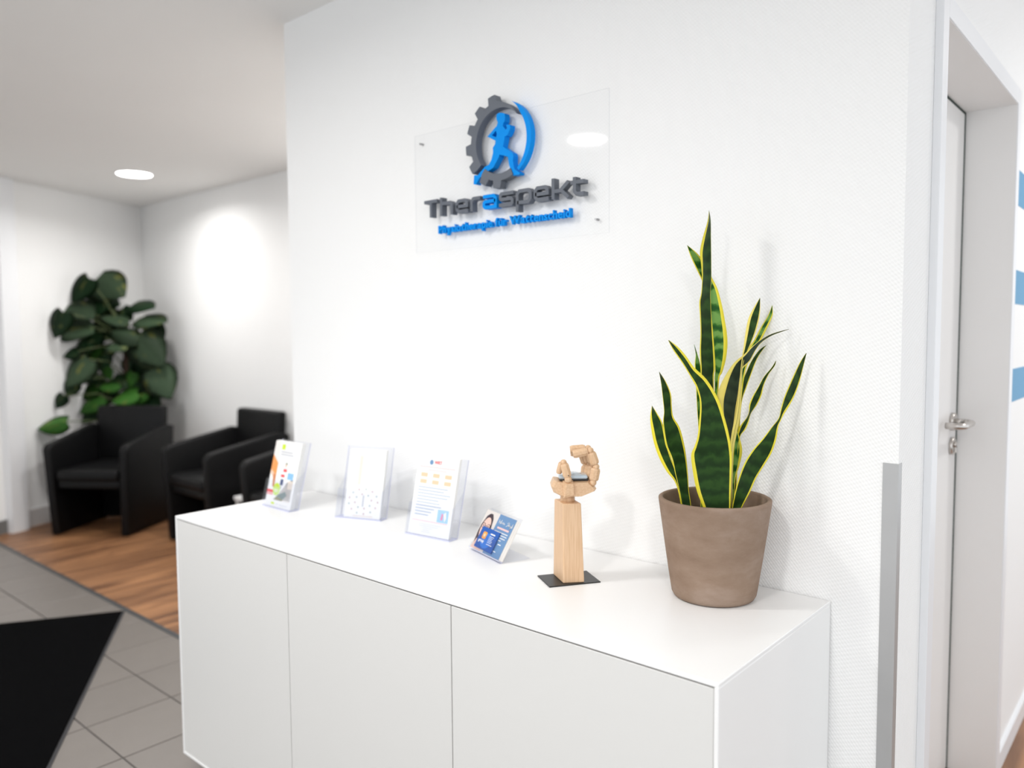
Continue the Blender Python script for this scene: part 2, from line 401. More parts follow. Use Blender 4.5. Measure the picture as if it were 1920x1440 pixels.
pts = [(LX+.010, HY, HZ), (LX+.035, HY, HZ)]
for k in range(7): a = R(90*k/6); pts.append((LX+.035+.022*math.sin(a), HY-.022+.022*math.cos(a), HZ))
for k in range(7): a = R(90*k/6); pts.append((LX+.035+.022*math.cos(a), HY-.105-.022*math.sin(a), HZ))
pts.append((LX+.012, HY-.127, HZ))
add_tube(bm, pts, .0095, 14); dpart('lever', bm, 'steel', leaf)
bm = bmesh.new(); xcyl(bm, LX, LX+.010, HY, HZ-.073, .0265); dpart('key_rose', bm, 'steel', leaf)
bm = bmesh.new(); xcyl(bm, LX+.010, LX+.016, HY, HZ-.068, .0085, 16); add_box(bm, LX+.010, LX+.016, HY-.0045, HY+.0045, HZ-.092, HZ-.07, .001, 1); dpart('key_cylinder', bm, 'steel', leaf)
# corner guard
bm = bmesh.new(); add_box(bm, X_DOOR-.0275, X_DOOR+.0012, -.003, 0, 0, 1.110); add_box(bm, X_DOOR, X_DOOR+.0012, 0, .020, 0, 1.110)
struct(bm_obj('trim_3', bm, 'aluminium'), 'grey aluminium corner guard on the wall edge')

# ---------------------------------------------------------------- ceiling downlights
def downlight(x, y, label, group='round ceiling downlights', watt=None, spread=174):
    t = thing('ceiling_downlight', (x, y, CEIL), label, 'ceiling light', group=group)
    bm = bmesh.new(); add_lathe(bm, [(.118, 0), (.118, -.004), (.112, -.006), (.108, -.004), (.108, .0)], (0, 0, 0), 40); bm_obj('trim_ring', bm, 'frame_white', t)
    bm = bmesh.new(); add_lathe(bm, [(0, -.003), (.108, -.003)], (0, 0, 0), 40); bm_obj('diffuser', bm, 'lamp_disc', t)
    ld = bpy.data.lights.new('downlight', 'AREA'); ld.shape = 'DISK'; ld.size = .20; ld.energy = watt; ld.spread = R(spread); ld.color = (1, .985, .965)
    lo = bpy.data.objects.new('bulb', ld); COL.objects.link(lo); lo.parent = t; lo.location = (0, 0, -.0045)
    return t
downlight(-3.085, .77, 'round flush ceiling downlight glowing above the armchairs', watt=11., spread=158)
for x, y, wt, lb in ((-.284, -2.084, W_HALL, 'round ceiling downlight mirrored in the acrylic logo sign'), (.45, -1.45, W_KEY, 'round ceiling downlight in front of the logo wall'),
                 (1.72, -2.084, W_HALL, 'added unseen round ceiling downlight over the viewer, facing the sideboard'), (-1.05, .77, 24., 'added round ceiling downlight hidden behind the logo wall'),  # both unseen, added to brighten the wall's right end and the waiting corner
                 (3.1, -2.3, W_SIDE, 'added unseen round hall downlight behind the viewer on the right'), (2.9, 1.7, 9., 'added unseen round downlight in the corridor beside the door')):  # both unseen, added as fill for the right side and the corridor
    downlight(x, y, lb, watt=wt)

# ================================================================ SIDEBOARD
SD, SH, ST = .502, .752, .815
sb = thing('sideboard', (0, 0, 0), 'long white handleless three-door sideboard under the logo sign', 'sideboard')
z0 = ST-SH; e_ = .008; yb = -.003
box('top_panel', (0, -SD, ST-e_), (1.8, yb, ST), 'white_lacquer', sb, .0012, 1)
box('side_panel', (0, -SD, z0), (e_, yb, ST-e_), 'white_lacquer', sb, .001, 1)
box('side_panel', (1.8-e_, -SD, z0), (1.8, yb, ST-e_), 'white_lacquer', sb, .001, 1)
box('bottom_panel', (e_, -SD, z0), (1.8-e_, yb, z0+e_), 'white_lacquer', sb, .001, 1)
box('carcass', (e_, -SD+.024, z0+e_), (1.8-e_, yb, ST-e_), 'gap_dark', sb)
for i in range(3):
    a = max(.6*i, e_) + (.0015 if i else .0015); c = min(.6*(i+1), 1.8-e_) - .0015
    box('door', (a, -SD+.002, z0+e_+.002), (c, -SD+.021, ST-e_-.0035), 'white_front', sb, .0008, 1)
for x in (.09, .9, 1.71):
    for y in (-SD+.09, -.09):
        bm = bmesh.new(); add_tube(bm, [(x, y, 0), (x, y, z0)], [.016, .020], 16); bm_obj('foot', bm, 'black_metal', sb)

# ================================================================ LOGO SIGN
sign = thing('logo_sign', (.9165, -.006, 1.608), 'clear acrylic wall sign with raised grey and blue lettering and gear emblem', 'sign')
sign_off = Matrix.Translation((-.9165, .006, -1.608))
def spart(name, bm, mats, label=None, parent=None):
    o = bm_obj(name, bm, mats); o.data.transform(sign_off); o.parent = parent or sign
    if label: o['label'] = label
    return o
YP0, YP1 = -.008, -.012
bm = bmesh.new(); add_box(bm, .571, 1.262, YP1, YP0, 1.608, 1.951)
bm.normal_update()
for f in bm.faces: f.material_index = 0 if abs(f.normal.y) > .5 else 1
spart('plate', bm, ['acrylic', 'acrylic_rim'], 'clear acrylic plate')
for (x, z) in ((.5958, 1.9255), (1.2237, 1.6437)):
    bm = bmesh.new(); add_tube(bm, [(x, 0, z), (x, YP0, z)], .0030, 14); add_tube(bm, [(x, YP1, z), (x, YP1-.0015, z)], .0030, 14); spart('screw', bm, 'screw')
YL = -.032
def LX_(px, py): p = on_y(px, py, YL); return p.x, p.z
def ribbon(bm, pts, hw, y0, y1):
    """stroke with mitred joints in the x-z plane"""
    n = len(pts); P = [Vector((p[0], p[1])) for p in pts]; Lp, Rp = [], []
    for i in range(n):
        d0 = (P[i]-P[i-1]).normalized() if i > 0 else (P[1]-P[0]).normalized()
        d1 = (P[i+1]-P[i]).normalized() if i < n-1 else d0
        n0 = Vector((-d0.y, d0.x)); n1 = Vector((-d1.y, d1.x)); mm = (n0+n1).normalized(); k = hw/max(.35, mm.dot(n0))
        Lp.append(P[i]+mm*k); Rp.append(P[i]-mm*k)
    fr = [[bm.verts.new((q.x, yy, q.y)) for q in s] for yy in (y1, y0) for s in (Lp, Rp)]
    a, b2, c, d = fr
    for i in range(n-1):
        bm.faces.new((a[i], a[i+1], b2[i+1], b2[i])); bm.faces.new((c[i], d[i], d[i+1], c[i+1]))
        bm.faces.new((a[i], c[i], c[i+1], a[i+1])); bm.faces.new((b2[i], b2[i+1], d[i+1], d[i]))
    bm.faces.new((a[0], b2[0], d[0], c[0])); bm.faces.new((a[-1], c[-1], d[-1], b2[-1]))
s_ = .0092; hh = .0385; HH = .0495; cc = .007
def strokes(ch, w_):
    b_, t_, m_ = s_/2, hh-s_/2, hh/2; l, r_ = s_/2, w_-s_/2
    if ch == 'T': return [[(0, HH-s_/2), (w_, HH-s_/2)], [(w_/2, 0), (w_/2, HH-s_*.9)]]
    if ch == 'h': return [[(l, 0), (l, HH+.002)], [(l, t_), (r_-cc, t_), (r_, t_-cc), (r_, 0)]]
    if ch == 'e': return [[(w_, b_), (l+cc, b_), (l, b_+cc), (l, t_-cc), (l+cc, t_), (r_-cc, t_), (r_, t_-cc), (r_, m_-.001), (l, m_-.001)]]
    if ch == 'r': return [[(l, 0), (l, t_-cc), (l+cc, t_), (w_, t_)]]
    if ch == 'a': return [[(.002, t_), (r_-cc, t_), (r_, t_-cc), (r_, b_), (l+cc*.6, b_), (l, b_+cc*.6), (l, m_+.001-cc*.6), (l+cc*.6, m_+.001), (r_, m_+.001)]]
    if ch == 's': return [[(w_, t_), (l+cc*.5, t_), (l, t_-cc*.5), (l, m_+cc*.5), (l+cc*.5, m_), (r_-cc*.5, m_), (r_, m_-cc*.5), (r_, b_+cc*.5), (r_-cc*.5, b_), (0, b_)]]
    if ch == 'p': return [[(l, -.018), (l, t_-cc), (l+cc, t_), (r_-cc, t_), (r_, t_-cc), (r_, b_+cc), (r_-cc, b_), (l, b_)]]
    if ch == 'k': return [[(l, 0), (l, HH+.002)], [(l, m_), (w_*.5, m_), (w_-s_*.4, hh)], [(w_*.42, m_), (w_*.55, m_-.0005), (w_-s_*.4, 0)]]
    if ch == 't': x0 = w_*.30; return [[(x0, HH-.003), (x0, b_+cc), (x0+cc, b_), (w_, b_)], [(0, t_), (w_, t_)]]
ZB = 1.7030
spans = [('T', 795.4, 819.5, 385), ('h', 824.7, 848.5, 390), ('e', 854, 877, 385), ('r', 881.5, 900, 383), ('a', 904.6, 931, 380), ('s', 935.5, 962.5, 378), ('p', 967, 996.5, 372), ('e', 1000.5, 1028.5, 368), ('k', 1034, 1067, 362), ('t', 1069.5, 1094, 355)]
for ch, x0, x1, py in spans:
    a = LX_(x0, py)[0]; c = LX_(x1, py)[0]
    bm = bmesh.new()
    for si, st in enumerate(strokes(ch, c-a)): ribbon(bm, [(a+p[0], ZB+p[1]) for p in st], s_/2, YP1-.0002*si, YL+.0003*si)
    spart('letter', bm, 'logo_blue' if ch == 'a' else 'logo_grey', 'blue letter a' if ch == 'a' else None)
# subtitle letters
def text_mesh(ch, size, ext, off):
    cu = bpy.data.curves.new('t', 'FONT'); cu.body = ch; cu.size = size; cu.extrude = ext; cu.offset = off; cu.resolution_u = 3
    o = bpy.data.objects.new('t', cu); COL.objects.link(o)
    dg = bpy.context.evaluated_depsgraph_get(); me = bpy.data.meshes.new_from_object(o.evaluated_get(dg))
    bpy.data.objects.remove(o); bpy.data.curves.remove(cu)
    return me
sub = 'Physiotherapie f\u00fcr Wattenscheid'
pieces = []; x = 0; cache = {}
for ch in sub:
    if ch == ' ': x += .0075; continue
    if ch not in cache:
        me = text_mesh(ch, .0305, .006, .0009); cache[ch] = me
    me = cache[ch]; xs = [v.co.x for v in me.vertices]; pieces.append((ch, x-min(xs), me)); x += max(xs)-min(xs)+.0016
sx0 = LX_(818, 430)[0]; sx1 = LX_(1067, 398)[0]; k = (sx1-sx0)/x
for ch, px, me in pieces:
    m2 = me.copy(); m2.transform(Matrix.Translation((sx0+px*k, -.0186, 1.6555)) @ Matrix.Rotation(R(90), 4, 'X') @ Matrix.Diagonal((k, 1, 1, 1)))
    m2.transform(sign_off); link('small_letter', m2, 'logo_blue', sign)
# gear
GX, GZ = .930, 1.8765
def pol(r_, a): return (GX+r_*math.cos(R(a)), GZ+r_*math.sin(R(a)))
ri, rr_, rt = .0855, .1045, .1235
def gear_piece(a0, a1, teeth, taper=False):
    outer, inner = [], []
    a = a0
    tt = sorted(teeth); evts = []
    for t in tt: evts += [(t-8.2, rr_), (t-5.6, rt), (t, rt), (t+5.6, rt), (t+8.2, rr_)]
    k = a0
    while k < a1:
        if not any(abs(k-t) < 8.2 for t in tt): evts.append((k, rr_))
        k += 4
    evts.append((a1, rr_)); evts = sorted(e for e in evts if a0 <= e[0] <= a1)
    for ang, r_ in evts:
        if taper and ang < 94: r_ = ri + .0015 + (rr_-ri-.0015)*max(0, (ang-44)/50)**1.3
        outer.append(pol(r_, ang))
    k = a1
    while k > a0: inner.append(pol(ri, k)); k -= 4
    inner.append(pol(ri, a0))
    return outer+inner
def flat_prism(bm, poly, y0, y1): add_prism(bm, [Vector((p[0], y1, p[1])) for p in poly], Vector((0, y0-y1, 0)))
bm = bmesh.new()
flat_prism(bm, gear_piece(44, 219, [103+27*k for k in range(5)], True), YP1, YL-.004)
flat_prism(bm, gear_piece(231, 296, [239.5, 265]), YP1, YL-.004)
spart('gear', bm, 'logo_grey', 'dark grey half gear ring')
po, pi_ = [], []
for k in range(31):
    a = -54 + (68+54)*k/30; f = k/30; wd = .0045+.0105*math.sin(math.pi*min(1, max(0, f*.80+.12)))**.9 if f < .97 else .002
    if f > .8: wd *= max(.12, (1-f)/.2)
    po.append(pol(.1045, a)); pi_.append(pol(.1045-wd, a))
bm = bmesh.new(); flat_prism(bm, po+pi_[::-1], YP1, YL+.002); spart('arc', bm, 'logo_blue', 'blue crescent arc')
run = [(600, 300), (625, 270), (680, 264), (728, 275), (737, 330), (728, 400), (705, 440), (700, 475), (745, 535), (768, 512), (758, 480), (762, 452), (818, 458), (818, 520), (785, 595), (765, 628), (732, 640), (722, 700), (703, 800), (760, 840), (858, 905), (868, 950), (862, 1030), (876, 1130), (890, 1165), (930, 1188), (972, 1222), (955, 1248), (860, 1263), (797, 1245), (825, 1190), (800, 1090), (780, 970), (740, 952), (645, 932), (640, 965), (548, 1140), (490, 1178), (400, 1240), (325, 1310), (272, 1405), (235, 1402), (245, 1260), (305, 1258), (415, 1125), (480, 1090), (520, 1010), (545, 900), (542, 820), (580, 760), (585, 690), (605, 610), (585, 520), (612, 450), (620, 420), (600, 370)]
s8 = 1271/150
def c8(p): return LX_(860+p[0]/s8, 180+p[1]/s8)
bm = bmesh.new(); flat_prism(bm, [c8(p) for p in run], YP1, YL)
ribbon(bm, [c8(p) for p in ((600, 505), (490, 635), (600, 690))], .0042, YP1-.0002, YL+.0003)
spart('runner', bm, 'logo_blue', 'blue running figure')

# ================================================================ BROCHURE HOLDERS
def flat_quad(bm, x0, x1, z0, z1, y, mi):
    f = bm.faces.new([bm.verts.new(p) for p in ((x0, y, z0), (x1, y, z0), (x1, y, z1), (x0, y, z1))]); f.material_index = mi
def flat_poly(bm, pts, y, mi):
    f = bm.faces.new([bm.verts.new((p[0], y, p[1])) for p in pts]); f.material_index = mi
def ell(cx, cz, rx, rz, n=20): return [(cx+rx*math.cos(2*math.pi*k/n), cz+rz*math.sin(2*math.pi*k/n)) for k in range(n)]
def no_normals(name, bm, mats, parent):
    me = bpy.data.meshes.new(name); bm.to_mesh(me); bm.free(); return link(name, me, mats, parent)
def holder(loc, rz, w_, label):
    """clear pocket stand; local x along the front, y back, leaning back"""
    t = thing('brochure_holder', loc, label, 'brochure holder', rz, 'clear acrylic brochure holders on the sideboard')
    tilt = R(14); k = math.tan(tilt); th = .0022; H = .207; D = .034; pw = w_/2
    bm = bmesh.new()
    def slab(x0, x1, y, za, zb):   # sheet following the tilt
        add_prism(bm, [Vector((x0, y+k*za, za)), Vector((x1, y+k*za, za)), Vector((x1, y+k*zb, zb)), Vector((x0, y+k*zb, zb))], Vector((0, th, 0)))
    slab(-pw, pw, D, 0, H); b_ = bm_obj('back_panel', bm, 'acrylic_holder', t)
    bm = bmesh.new(); slab(-pw, pw, 0, 0, .085); bm_obj('front_pocket', bm, 'acrylic_holder', t)
    for s in (-1, 1):
        bm = bmesh.new()
        x = s*(pw-th/2)-th/2
        add_prism(bm, [Vector((x, .0024, 0)), Vector((x, D, 0)), Vector((x, D+k*.12, .12)), Vector((x, .0024+k*.085, .085))], Vector((th, 0, 0))); bm_obj('side_panel', bm, 'acrylic_holder', t)
    bm = bmesh.new(); add_box(bm, -pw, pw, 0, D+th, -.0005, .0022, .0005, 1); bm_obj('base', bm, 'acrylic_edge', t)
    for s in (-1, 1):
        bm = bmesh.new(); add_prism(bm, [Vector((s*pw-.0006, D+k*.002, .002)), Vector((s*pw+.0006, D+k*.002, .002)), Vector((s*pw+.0006, D+k*H, H)), Vector((s*pw-.0006, D+k*H, H))], Vector((0, .0022, 0))); bm_obj('edge', bm, 'acrylic_edge', t)
    return t, k
def stack(name, loc, rz, w_, h_, off, n, k, label, cat, gap, group, zb=.003):
    t = thing(name, loc, label, cat, rz, group)
    tilt = math.atan(k)
    for i in range(n):
        bm = bmesh.new(); add_box(bm, off-w_/2, off+w_/2, 0, gap*.8, 0, h_)
        if i: bm.verts.ensure_lookup_table()
        o = bm_obj('leaflet', bm, ['paper'], t)
        y = .0045 + (n-1-i)*gap
        o.rotation_euler = (-tilt, 0, 0); o.location = (random.uniform(-.0008, .0008) if i < n-1 else 0, y+.002, zb)
    return t, o       # o: front leaflet
# --- first holder (green and orange leaflet)
P = ['p_lime', 'p_lime2', 'p_orange', 'p_orange2', 'p_skin', 'p_red', 'p_redpale', 'p_grey', 'p_greypale', 'p_tealgrey', 'p_navy', 'p_blue', 'p_beige', 'p_beigepale', 'p_white', 'p_khaki', 'p_wall']
h1, k1 = holder((.152, -.2525, ST+.0005), R(-1), .162, 'clear acrylic holder at the far left, with the green and orange leaflets')
t, fo = stack('leaflet_stack', (.152, -.2525, ST+.0005), R(-1), .148, .21, .004, 7, k1, 'stack of white leaflets with lime green square and orange photo strip', 'leaflets', .0022, None)
bm = bmesh.new(); ix = {n_: i for i, n_ in enumerate(P)}
def U(u): return -.07+.148*u
def V(v): return .21*v
def q(u0, u1, v0, v1, m_, y=-.0003): flat_quad(bm, U(u0), U(u1), V(v0), V(v1), y, ix[m_])
def pg(pts, m_, y=-.0003): flat_poly(bm, [(U(a), V(c)) for a, c in pts], y, ix[m_])
pg([(0, .78), (.235, .66), (.235, .47), (0, .55)], 'p_orange'); pg([(0, .55), (.235, .47), (.235, .30), (.14, .42), (0, .50)], 'p_skin', -.0004); pg([(.12, .5), (.235, .47), (.235, .27), (.17, .30)], 'p_orange2', -.0005)
pg([(0, .995), (.22, .995), (.235, .66), (0, .78)], 'p_beigepale'); q(.0, .245, .205, .245, 'p_red'); q(.0, .24, .165, .20, 'p_redpale')
q(.275, .40, .875, .955, 'p_lime')
for v, a, c in ((.935, .47, .86), (.905, .5, .9)): q(a, c, v-.008, v+.006, 'p_greypale')
for v, a, c in ((.84, .27, .72), (.80, .28, .76)): q(a, c, v-.011, v+.009, 'p_grey')
q(.33, .93, .12, .74, 'p_white'); pg([(.33, .105), (.92, .105), (.92, .46), (.70, .40), (.60, .30)], 'p_beigepale'); q(.74, .92, .30, .42, 'p_beige', -.0005); q(.68, .9, .44, .54, 'p_blue', -.0005)
pg([(.33, .115), (.62, .115), (.78, .20), (.70, .255), (.45, .19)], 'p_tealgrey', -.0006); pg([(.30, .105), (.62, .105), (.66, .13), (.4, .16)], 'p_khaki', -.0007)
pg(ell(.565, .665, .035, .022), 'p_khaki', -.0006); pg(ell(.555, .635, .03, .02), 'p_skin', -.0007); pg([(.47, .53), (.64, .55), (.60, .62), (.52, .61)], 'p_wall', -.0005); q(.49, .62, .545, .585, 'p_red', -.0007); q(.43, .57, .46, .50, 'p_red', -.0007); q(.45, .56, .34, .43, 'p_navy', -.0007); q(.48, .52, .28, .34, 'p_grey', -.0007)
pg(ell(.355, .265, .135, .095), 'p_lime2', -.0008); pg([(.355+.135*math.cos(R(a)), .265+.095*math.sin(R(a))) for a in range(25, 156, 10)], 'p_lime', -.0009); q(.27, .44, .25, .262, 'p_white', -.0010); q(.29, .42, .225, .238, 'p_white', -.0010)
q(.24, .36, .035, .065, 'p_lime'); q(.42, .52, .04, .055, 'p_greypale'); q(.56, .86, .035, .05, 'p_greypale')
no_normals('print', bm, P, fo)
# --- second holder (pale leaflets with ring of dots)
P = ['p_greypale', 'p_beigepale', 'p_dots', 'p_dots2', 'p_peachpale', 'p_grey']; ix = {n_: i for i, n_ in enumerate(P)}
h2, k2 = holder((.4745, -.176, ST+.0005), R(19.5), .160, 'clear acrylic holder, second from the left, with pale almost blank leaflets')
t, fo = stack('leaflet_stack', (.4745, -.176, ST+.0005), R(19.5), .125, .205, .010, 6, k2, 'stack of pale leaflets printed with a ring of tiny dots', 'leaflets', .0022, None)
bm = bmesh.new()
def U(u): return -.0525+.125*u
q(.12, .88, .45, .90, 'p_beigepale'); q(.30, .37, .47, .88, 'p_peachpale', -.0004); q(.46, .56, .47, .88, 'p_greypale', -.0004)
for n_, rr2, off in ((13, .40, 0), (8, .23, 12)):
    for j in range(n_):
        a = R(360*j/n_+off); pg(ell(.5+rr2*math.cos(a), .235+rr2*.44*math.sin(a), .022, .014, 8), 'p_dots' if j % 2 else 'p_dots2', -.0005)
q(.48, .515, .16, .32, 'p_grey', -.0005); q(.25, .8, .02, .035, 'p_peachpale')
no_normals('print', bm, P, fo)
# --- third holder (sheet with orange tiles and text)
P = ['p_logoblue', 'p_red', 'p_textred', 'p_peach', 'p_textblue', 'p_skyblue', 'p_white', 'p_pink', 'p_greypale']; ix = {n_: i for i, n_ in enumerate(P)}
h3, k3 = holder((.790, -.1895, ST+.0005), R(5), .162, 'clear acrylic holder, third from the left, with a text sheet showing orange tiles')
t, fo = stack('leaflet_stack', (.790, -.1895, ST+.0005), R(5), .148, .215, 0, 5, k3, 'stack of white text sheets with six pale orange tiles and a small blue picture', 'leaflets', .0022, None)
bm = bmesh.new()
def U(u): return -.074+.148*u
def V(v): return .215*v
pg(ell(.335, .925, .045, .032), 'p_logoblue'); q(.58, .78, .905, .918, 'p_greypale')
q(.06, .93, .858, .868, 'p_textred'); q(.27, .73, .82, .829, 'p_textred')
for i in range(3):
    for j in range(2): q(.12+.295*i, .28+.295*i, .735-.085*j, .785-.085*j, 'p_peach')
ln = [.72, .64, .80, .74, .54, .58, .62, .46, .40, .34]
for j, L_ in enumerate(ln): q(.10, .10+L_, .595-.0385*j, .606-.0385*j, 'p_textblue')
q(.66, .92, .19, .345, 'p_skyblue'); pg([(.74, .22), (.79, .22), (.80, .29), (.76, .31)], 'p_pink', -.0006); pg([(.80, .30), (.86, .33), (.88, .25), (.84, .20), (.82, .26)], 'p_white', -.0006)
q(.06, .92, .175, .182, 'p_textred')
for j, (a, c) in enumerate(((.25, .78), (.25, .72), (.33, .58), (.35, .52), (.33, .55))): q(a, c, .135-.024*j, .142-.024*j, 'p_greypale')
no_normals('print', bm, P, fo)
me = text_mesh('WRT', .0125, .0001, .0003); me.transform(Matrix.Translation((U(.41), -.0004, V(.908))) @ Matrix.Rotation(R(90), 4, 'X') @ Matrix.Diagonal((.95, 1, 1, 1))); link('heading', me, 'p_red', fo)
# --- card holder
CL = (1.034, -.219, ST+.0005); CR = R(-18.5); kt = math.tan(R(31))
ch_ = thing('card_holder', CL, 'small clear acrylic holder leaning back with blue portrait cards', 'card holder', CR)
def tilted(name, mats, x0, x1, z0, z1, y0, y1, parent=ch_):
    bm = bmesh.new(); add_box(bm, x0, x1, y0, y1, z0, z1, .0004, 1); o = bm_obj(name, bm, mats, parent); o.rotation_euler = (-R(31), 0, 0); o.location = (0, 0, .0066); return o
tilted('back_panel', 'acrylic_holder', -.077, .077, 0, .112, .0070, .0088)
tilted('front_lip', 'acrylic_holder', -.077, .077, 0, .014, -.0045, -.0025)
tilted('card_pocket', 'acrylic_holder', -.052, .044, .004, .040, -.0105, -.0085)
tilted('base', 'acrylic_edge', -.077, .077, -.0024, -.0005, -.0045, .0088)
bm = bmesh.new(); add_box(bm, -.077, .077, .0, .085, -.0003, .0016, .0004, 1); bm_obj('foot_plate', bm, 'acrylic_holder', ch_)
cs = thing('postcard_stack', CL, 'stack of cards with a portrait photo and blue text panel', 'cards', CR)
def card(parent, name, x0, x1, z0, z1, y0, y1, mats):
    bm = bmesh.new(); add_box(bm, x0, x1, y0, y1, z0, z1); o = bm_obj(name, bm, mats, parent); o.rotation_euler = (-R(31), 0, 0); o.location = (0, 0, .0066); return o
for i in range(5): fo = card(cs, 'postcard', -.0735+(.002*(4-i)), .0735+(.0016*(4-i)), .0005, .1045-.001*(4-i), .0062-.0019*i-.0016, .0062-.0019*i, 'paper' if i % 2 else 'p_beigepale')
P = ['p_facebg', 'p_hair', 'p_face', 'p_dark', 'p_cardblue', 'p_white', 'p_textred', 'p_greypale', 'p_lips']; ix = {n_: i for i, n_ in enumerate(P)}
bm = bmesh.new(); YC = -.0034
def U(u): return -.0735+.147*u
def V(v): return .0005+.104*v
def q(u0, u1, v0, v1, m_, y=0): flat_quad(bm, U(u0), U(u1), V(v0), V(v1), YC+y, ix[m_])
def pg(pts, m_, y=0): flat_poly(bm, [(U(a), V(c)) for a, c in pts], YC+y, ix[m_])
q(0, .455, 0, 1, 'p_facebg'); q(.455, 1, 0, 1, 'p_cardblue')
pg([(.02, .42), (.03, .62), (.09, .85), (.17, .93), (.25, .93), (.32, .82), (.37, .60), (.37, .30), (.30, .10), (.05, .10)], 'p_hair', -.0002)
pg(ell(.195, .54, .135, .29, 24), 'p_face', -.0004); pg([(.02, 0), (.36, 0), (.32, .20), (.08, .25)], 'p_face', -.0003)
for cx in (.115, .275): pg(ell(cx, .60, .058, .070), 'p_hair', -.0006); pg(ell(cx, .60, .047, .055), 'p_face', -.0008); pg(ell(cx, .605, .018, .016, 10), 'p_dark', -.0010)
q(.17, .22, .60, .612, 'p_hair', -.0008)
pg(ell(.2, .25, .045, .02), 'p_lips', -.0006)
for i, (v, a, c, m_) in enumerate(((.66, .54, .92, 'p_textred'), (.58, .50, .94, 'p_greypale'), (.52, .50, .94, 'p_greypale'), (.46, .50, .92, 'p_greypale'), (.40, .56, .82, 'p_greypale'), (.31, .78, .88, 'p_white'), (.12, .72, .82, 'p_white'))): q(a, c, v, v+(.045 if i == 0 else .022), m_, -.0003)
no_normals('print', bm, P, fo)
bm = bmesh.new()
def sig(pts): add_tube(bm, [(U(a), YC-.0006, V(c)) for a, c in pts], .0007, 6)
sig([(.52, .87), (.53, .79), (.555, .84), (.575, .78), (.60, .88)]); sig([(.60, .79), (.62, .83), (.64, .79), (.66, .84), (.68, .79), (.70, .83), (.72, .79)])
sig([(.83, .88), (.79, .86), (.83, .82), (.78, .77)]); sig([(.84, .79), (.85, .87), (.86, .79), (.88, .83), (.90, .79), (.92, .83), (.91, .73), (.94, .79), (.955, .88), (.96, .78)])
bm_obj('signature', bm, 'p_white', fo)
bc = thing('business_card', CL, 'dark blue business card with orange rounded square in front pocket', 'card', CR)
o = card(bc, 'card_body', -.050, .036, .006, .061, -.0080, -.0055, 'p_cardblue2')
P = ['p_cardblue2', 'p_cardblue3', 'p_orange3', 'p_white', 'p_greypale', 'p_peach']; ix = {n_: i for i, n_ in enumerate(P)}; YC = -.0082
bm = bmesh.new()
def U(u): return -.050+.086*u
def V(v): return .006+.055*v
pg(ell(.5, .42, .30, .36), 'p_cardblue3'); pg([(.19, .50), (.22, .46), (.38, .46), (.41, .50), (.41, .76), (.38, .80), (.22, .80), (.19, .76)], 'p_orange3', -.0002); pg(ell(.30, .63, .055, .09), 'p_peach', -.0004)
for v, a, c in ((.76, .58, .84),): q(a, c, v, v+.06, 'p_white', -.0003)
for j in range(5): q(.58, .84-.03*(j % 3), .66-.07*j, .685-.07*j, 'p_greypale', -.0003)
q(.58, .90, .28, .31, 'p_white', -.0003)
no_normals('print', bm, P, o)
me = text_mesh('group', .011, .0001, .0003); me.transform(Matrix.Translation((U(.10), YC-.0003, V(.30))) @ Matrix.Rotation(R(90), 4, 'X')); link('lettering', me, 'p_white', o)

# ================================================================ WOODEN HAND
HC = Vector((1.3035, -.232, ST)); hz = math.atan2(.754, .656)
wh = thing('wooden_hand', HC, 'jointed beech wood mannequin hand on a tapered post and dark plate', 'ornament')
ax = Vector((.067, .104, 0)).normalized(); ay = Vector((.104, -.067, 0)).normalized()
bm = bmesh.new(); add_box(bm, -.060, .060, -.0425, .0425, 0, .0025, .0008, 1, 0, Matrix.Rotation(math.atan2(ax.y, ax.x), 4, 'Z')); bm_obj('base_plate', bm, 'black_metal', wh)
# tapered post, footprint from its three visible corners
def rel(px, py, z): p = on_z(px, py, z); return p-HC
zb = ST+.0025
cl, cf, crr = rel(1037.5, 1077, zb), rel(1056, 1094, zb), rel(1096, 1092, zb); cbk = cl+crr-cf
cen = (cl+crr)/2; PH = .178
bm = bmesh.new()
low = [bm.verts.new(p) for p in (cl, cf, crr, cbk)]
up = [bm.verts.new(Vector((cen.x+(p.x-cen.x)*.86-.0015, cen.y+(p.y-cen.y)*.86-.0015, PH))) for p in (cl, cf, crr, cbk)]
bm.faces.new(low[::-1]); bm.faces.new(up)
for i in range(4): bm.faces.new((low[i], low[(i+1) % 4], up[(i+1) % 4], up[i]))
bmesh.ops.bevel(bm, geom=bm.edges[:], offset=.0022, segments=2, profile=.5, affect='EDGES'); bm_obj('post', bm, 'beech_z', wh)
UX = Vector((.754, .656, 0)); WX = Vector((.656, -.754, 0)); HO = Vector((cen.x-.0015, cen.y-.0015, PH)); KS = 1.062e-4*.97
def hp(cx, cy, w_): return HO + UX*((cx-545)*KS) + Vector((0, 0, 1))*((1375-cy)*KS) + WX*w_
def hobj(name, bm, mats='beech_x', parent=None): return bm_obj(name, bm, mats, parent or wh)
bm = bmesh.new(); add_tube(bm, [HO-Vector((0, 0, .002)), HO+Vector((0, 0, .016))], [.0165, .0158], 28); hobj('wrist', bm, 'beech_z')
def loft(bm, polys):
    rings = [[bm.verts.new(p) for p in pl] for pl in polys]; n_ = len(rings[0])
    bm.faces.new(rings[0][::-1]); bm.faces.new(rings[-1])
    for a, c in zip(rings, rings[1:]):
        for i in range(n_): bm.faces.new((a[i], a[(i+1) % n_], c[(i+1) % n_], c[i]))
def hpoly(pts, w_, s=1., c=(700, 1060)): return [hp(c[0]+(x-c[0])*s, c[1]+(y-c[1])*s, w_) for x, y in pts]
palm = [(240, 880), (420, 915), (990, 905), (1150, 1075), (1110, 1130), (840, 1240), (440, 1250), (235, 1150), (180, 1020)]
